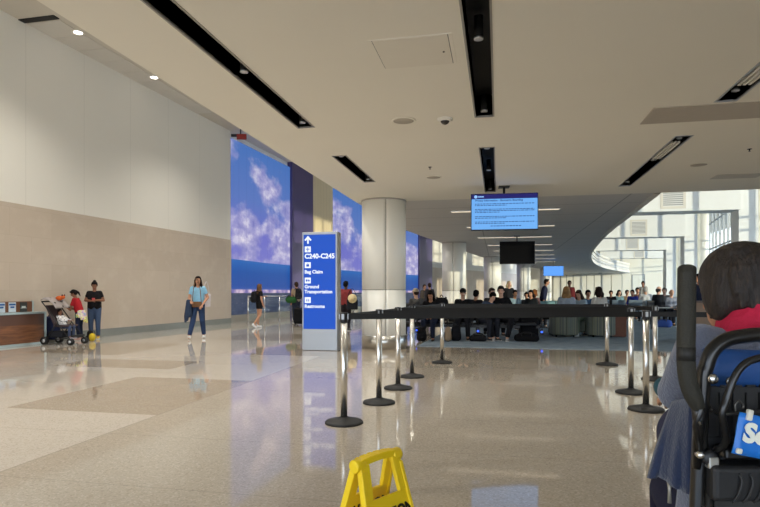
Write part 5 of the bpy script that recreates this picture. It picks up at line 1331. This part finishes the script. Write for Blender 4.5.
# striped tub armchairs
m, nt, b = newmat('striped_fabric'); tc = N(nt, 'ShaderNodeTexCoord'); sp = N(nt, 'ShaderNodeSeparateXYZ'); nt.links.new(tc.outputs['Object'], sp.inputs[0])
ww = N(nt, 'ShaderNodeTexNoise', noise_dimensions='1D'); ww.inputs['Scale'].default_value = 14; ww.inputs['Detail'].default_value = 2; nt.links.new(sp.outputs[0], ww.inputs['W'])
cc = ramp(nt, ww.outputs[0], [(.3, lin((62, 68, 62))), (.45, lin((120, 124, 108))), (.55, lin((84, 96, 96))), (.7, lin((150, 146, 126)))]); nt.links.new(cc, b.inputs['Base Color']); b.inputs['Roughness'].default_value = .9
stripes = m
def tub(px, Z, face, label):
    t = thing('tub_armchair', label, 'armchair', tuple(wp(px, Z)), math.atan2(face[1], face[0])+PI/2, 'striped tub armchairs')
    bm = BM(); prof = []
    n = 18; out_ = [(.36*math.cos(PI*k/n), .05+.34*math.sin(PI*k/n)) for k in range(n+1)]; inn = [(.25*math.cos(PI*k/n), .05+.23*math.sin(PI*k/n)) for k in range(n+1)]
    poly = [(.36, -.32)]+out_+[(-.36, -.32), (-.25, -.32)]+inn[::-1]+[(.25, -.32)]
    prism(bm, poly, .06, .74); bevel(obj('shell', bm, stripes, t), .03, 3)
    bm = BM(); box(bm, -.245, .245, -.33, .2, .12, .44); bevel(obj('seat_cushion', bm, stripes, t), .04, 3)
    for x, y in ((-.28, -.26), (.28, -.26), (-.22, .24), (.22, .24)): bm = BM(); cone(bm, (x, y, 0), .018, (x, y, .07), .024, 10); obj('leg', bm, black_plastic, t)
    return t
tub(564, 15.3, (0, 1), 'striped tub armchair of the blonde traveller, left of the group')
tub(600.5, 15.2, (0, 1), 'striped tub armchair beside the brown side table')
tub(581, 15.75, (.3, -1), 'striped tub armchair between the two others, facing the camera')
sitter('traveller with long blonde hair seen from behind in an armchair', 566.5, 15.25, A_(8), (150, 162, 176), skin='light', hair=('long', (150, 116, 78)), hy_=286.5, pitch=0)
sitter('woman with long brown hair in a pale top bending over in an armchair', 580, 15.6, C(580, -25), (164, 184, 198), (122, 140, 124), 'light', ('long', BRN), 290, lean=10, pitch=24, shoes=(230, 230, 228))
sitter('dark-haired person seated just behind the bending woman', 588, 17.2, C(588, 20), (60, 84, 110), hair=('short', BLK), hy_=290)
sitter('woman with dark bobbed hair in a white top seated by the brown side table', 599, 15.15, A_(-25), (190, 186, 178), skin='light', hair=('bob', (42, 30, 26)), hy_=286.8, pitch=0)
c = wp(617, 15.2); t2 = thing('side_table', 'brown wooden box table beside the striped armchairs', 'table', tuple(c))
bm = BM(); box(bm, -.2, .2, -.2, .2, .03, .70); bevel(obj('body', bm, M('brown_wood', (112, 66, 46), .5, var=.25, scale=5), t2), .008)
bm = BM(); box(bm, -.22, .22, -.22, .22, .70, .73); bevel(obj('top', bm, M('table_top', (70, 62, 58), .4), t2), .006); bm = BM(); box(bm, -.18, .18, -.18, .18, 0, .03); obj('plinth', bm, black_plastic, t2)
backpack('dark backpack on the carpet left of the striped armchairs', tuple(wp(553.5, 15.9)), C(553), (28, 28, 32), .9)
# long grey row and the people round it
rc = wp(634, 22.4); bench(7, tuple(rc), (.05, 1), 'long row of grey blue seats seen from behind on the right', seat_grey, .6)
bench(6, tuple(wp(648, 25.0)), (0, -1), 'grey blue seats facing the camera beyond the long row', seat_grey, .62)
sitter('dark-haired person at the left end of the long grey row', 611, 24.8, C(611), (30, 30, 34), hair=('short', BLK), hy_=290.5)
sitter('person in teal seated beyond the left part of the grey row', 619, 24.8, C(619, 20), (110, 140, 146), hair=('bob', BLK), hy_=290, skin='light')
sitter('person in a mustard top beyond the long grey row', 627, 25, C(627, 20), (140, 122, 96), hair=('short', BRN), hy_=290, skin='light')
sitter('person in a bright blue shirt seated beyond the grey row', 632.5, 23.8, C(632, -20), (44, 60, 150), hair=('short', BLK), hy_=289.8)
sitter('dark-haired person right of the bright blue shirt', 637.5, 24.8, C(637, 10), (96, 72, 68), hair=('short', BLK), hy_=287.5)
sitter('grey-haired person in a white shirt seen from behind in the grey row', 645.5, 22.35, A_(0), (206, 208, 210), skin='light', hair=('short', (176, 172, 166)), hy_=286.5)
stander('person in white standing far behind the grey-haired traveller', 643, 29, C(643, -15), (206, 200, 190), (60, 62, 72), 'brown', ('bun', BLK), 281.3)
sitter('bald man in a dark jacket seated right of the grey-haired traveller', 658.5, 20.6, A_(55), (34, 36, 42), skin='light', hair=('fringe', (60, 52, 48)), hy_=286.5, wide=1.3)
sitter('person half hidden behind the bald man in the dark jacket', 664.5, 22.2, C(664, -10), (120, 118, 122), skin='light', hair=('short', (96, 88, 84)), hy_=287.8)
sitter('grey-haired person in a pale checked shirt left of the push handle', 671.5, 20.4, C(671, 25), (130, 134, 146), skin='light', hair=('fringe', (170, 164, 158)), hy_=289.5, pitch=20)
bench(3, tuple(wp(666, 20.9)), (-.2, 1), 'dark seats of the bald man near the push handle', seat_black, .6)
# tables and bags on the right
c = wp(669, 18.2); t2 = thing('work_table', 'low dark table with papers left of the push handle', 'table', tuple(c))
bm = BM(); box(bm, -.55, .55, -.3, .3, .66, .69); obj('top', bm, M('table_dark', (44, 46, 50), .4), t2)
for x in (-.5, .5): bm = BM(); box(bm, x-.03, x+.03, -.03, .03, .02, .66); box(bm, x-.04, x+.04, -.25, .25, 0, .02); obj('leg', bm, black_plastic, t2)
p = wp(664, 18.1, .69); t3 = thing('paper_stack', 'white papers lying on the low dark table', 'papers', tuple(p), .3)
for k in range(2): bm = BM(); box(bm, -.14+.03*k, .14+.03*k, -.1, .1, .012*k, .012*k+.011); obj('sheet', bm, M('paper_white', (226, 226, 222), .7, var=.02), t3)
duffel('blue bag on the carpet left of the push handle', tuple(wp(662.5, 19.2)), C(662), (38, 62, 128), .5, .14)
c = wp(706, 13.6); t2 = thing('counter', 'tan topped counter seen between the push handle and the passenger', 'counter', tuple(c))
bm = BM(); box(bm, -.5, .4, -.2, .3, .06, .95); bevel(obj('body', bm, M('counter_tan', (150, 126, 106), .5, var=.1), t2), .01)
bm = BM(); box(bm, -.53, .43, -.23, .33, .95, .985); bevel(obj('top', bm, M('counter_top', (96, 84, 76), .4), t2), .006); bm = BM(); box(bm, -.46, .36, -.16, .26, 0, .06); obj('plinth', bm, black_plastic, t2)
stander('person in a navy jacket bending over the tan counter', 704, 15.1, C(704, -60), (40, 50, 78), hair=('short', BLK), hy_=273, lean=14, wide=1.2)
sitter('grey-haired person seated beside the person in navy at the counter', 698, 16.4, C(698), (160, 160, 164), skin='tan', hair=('short', (120, 112, 106)), hy_=286)
sitter('person with a pale face seated between the counter and the passenger', 712, 17, C(712, 20), (180, 170, 168), skin='light', hair=('short', BRN), hy_=288)
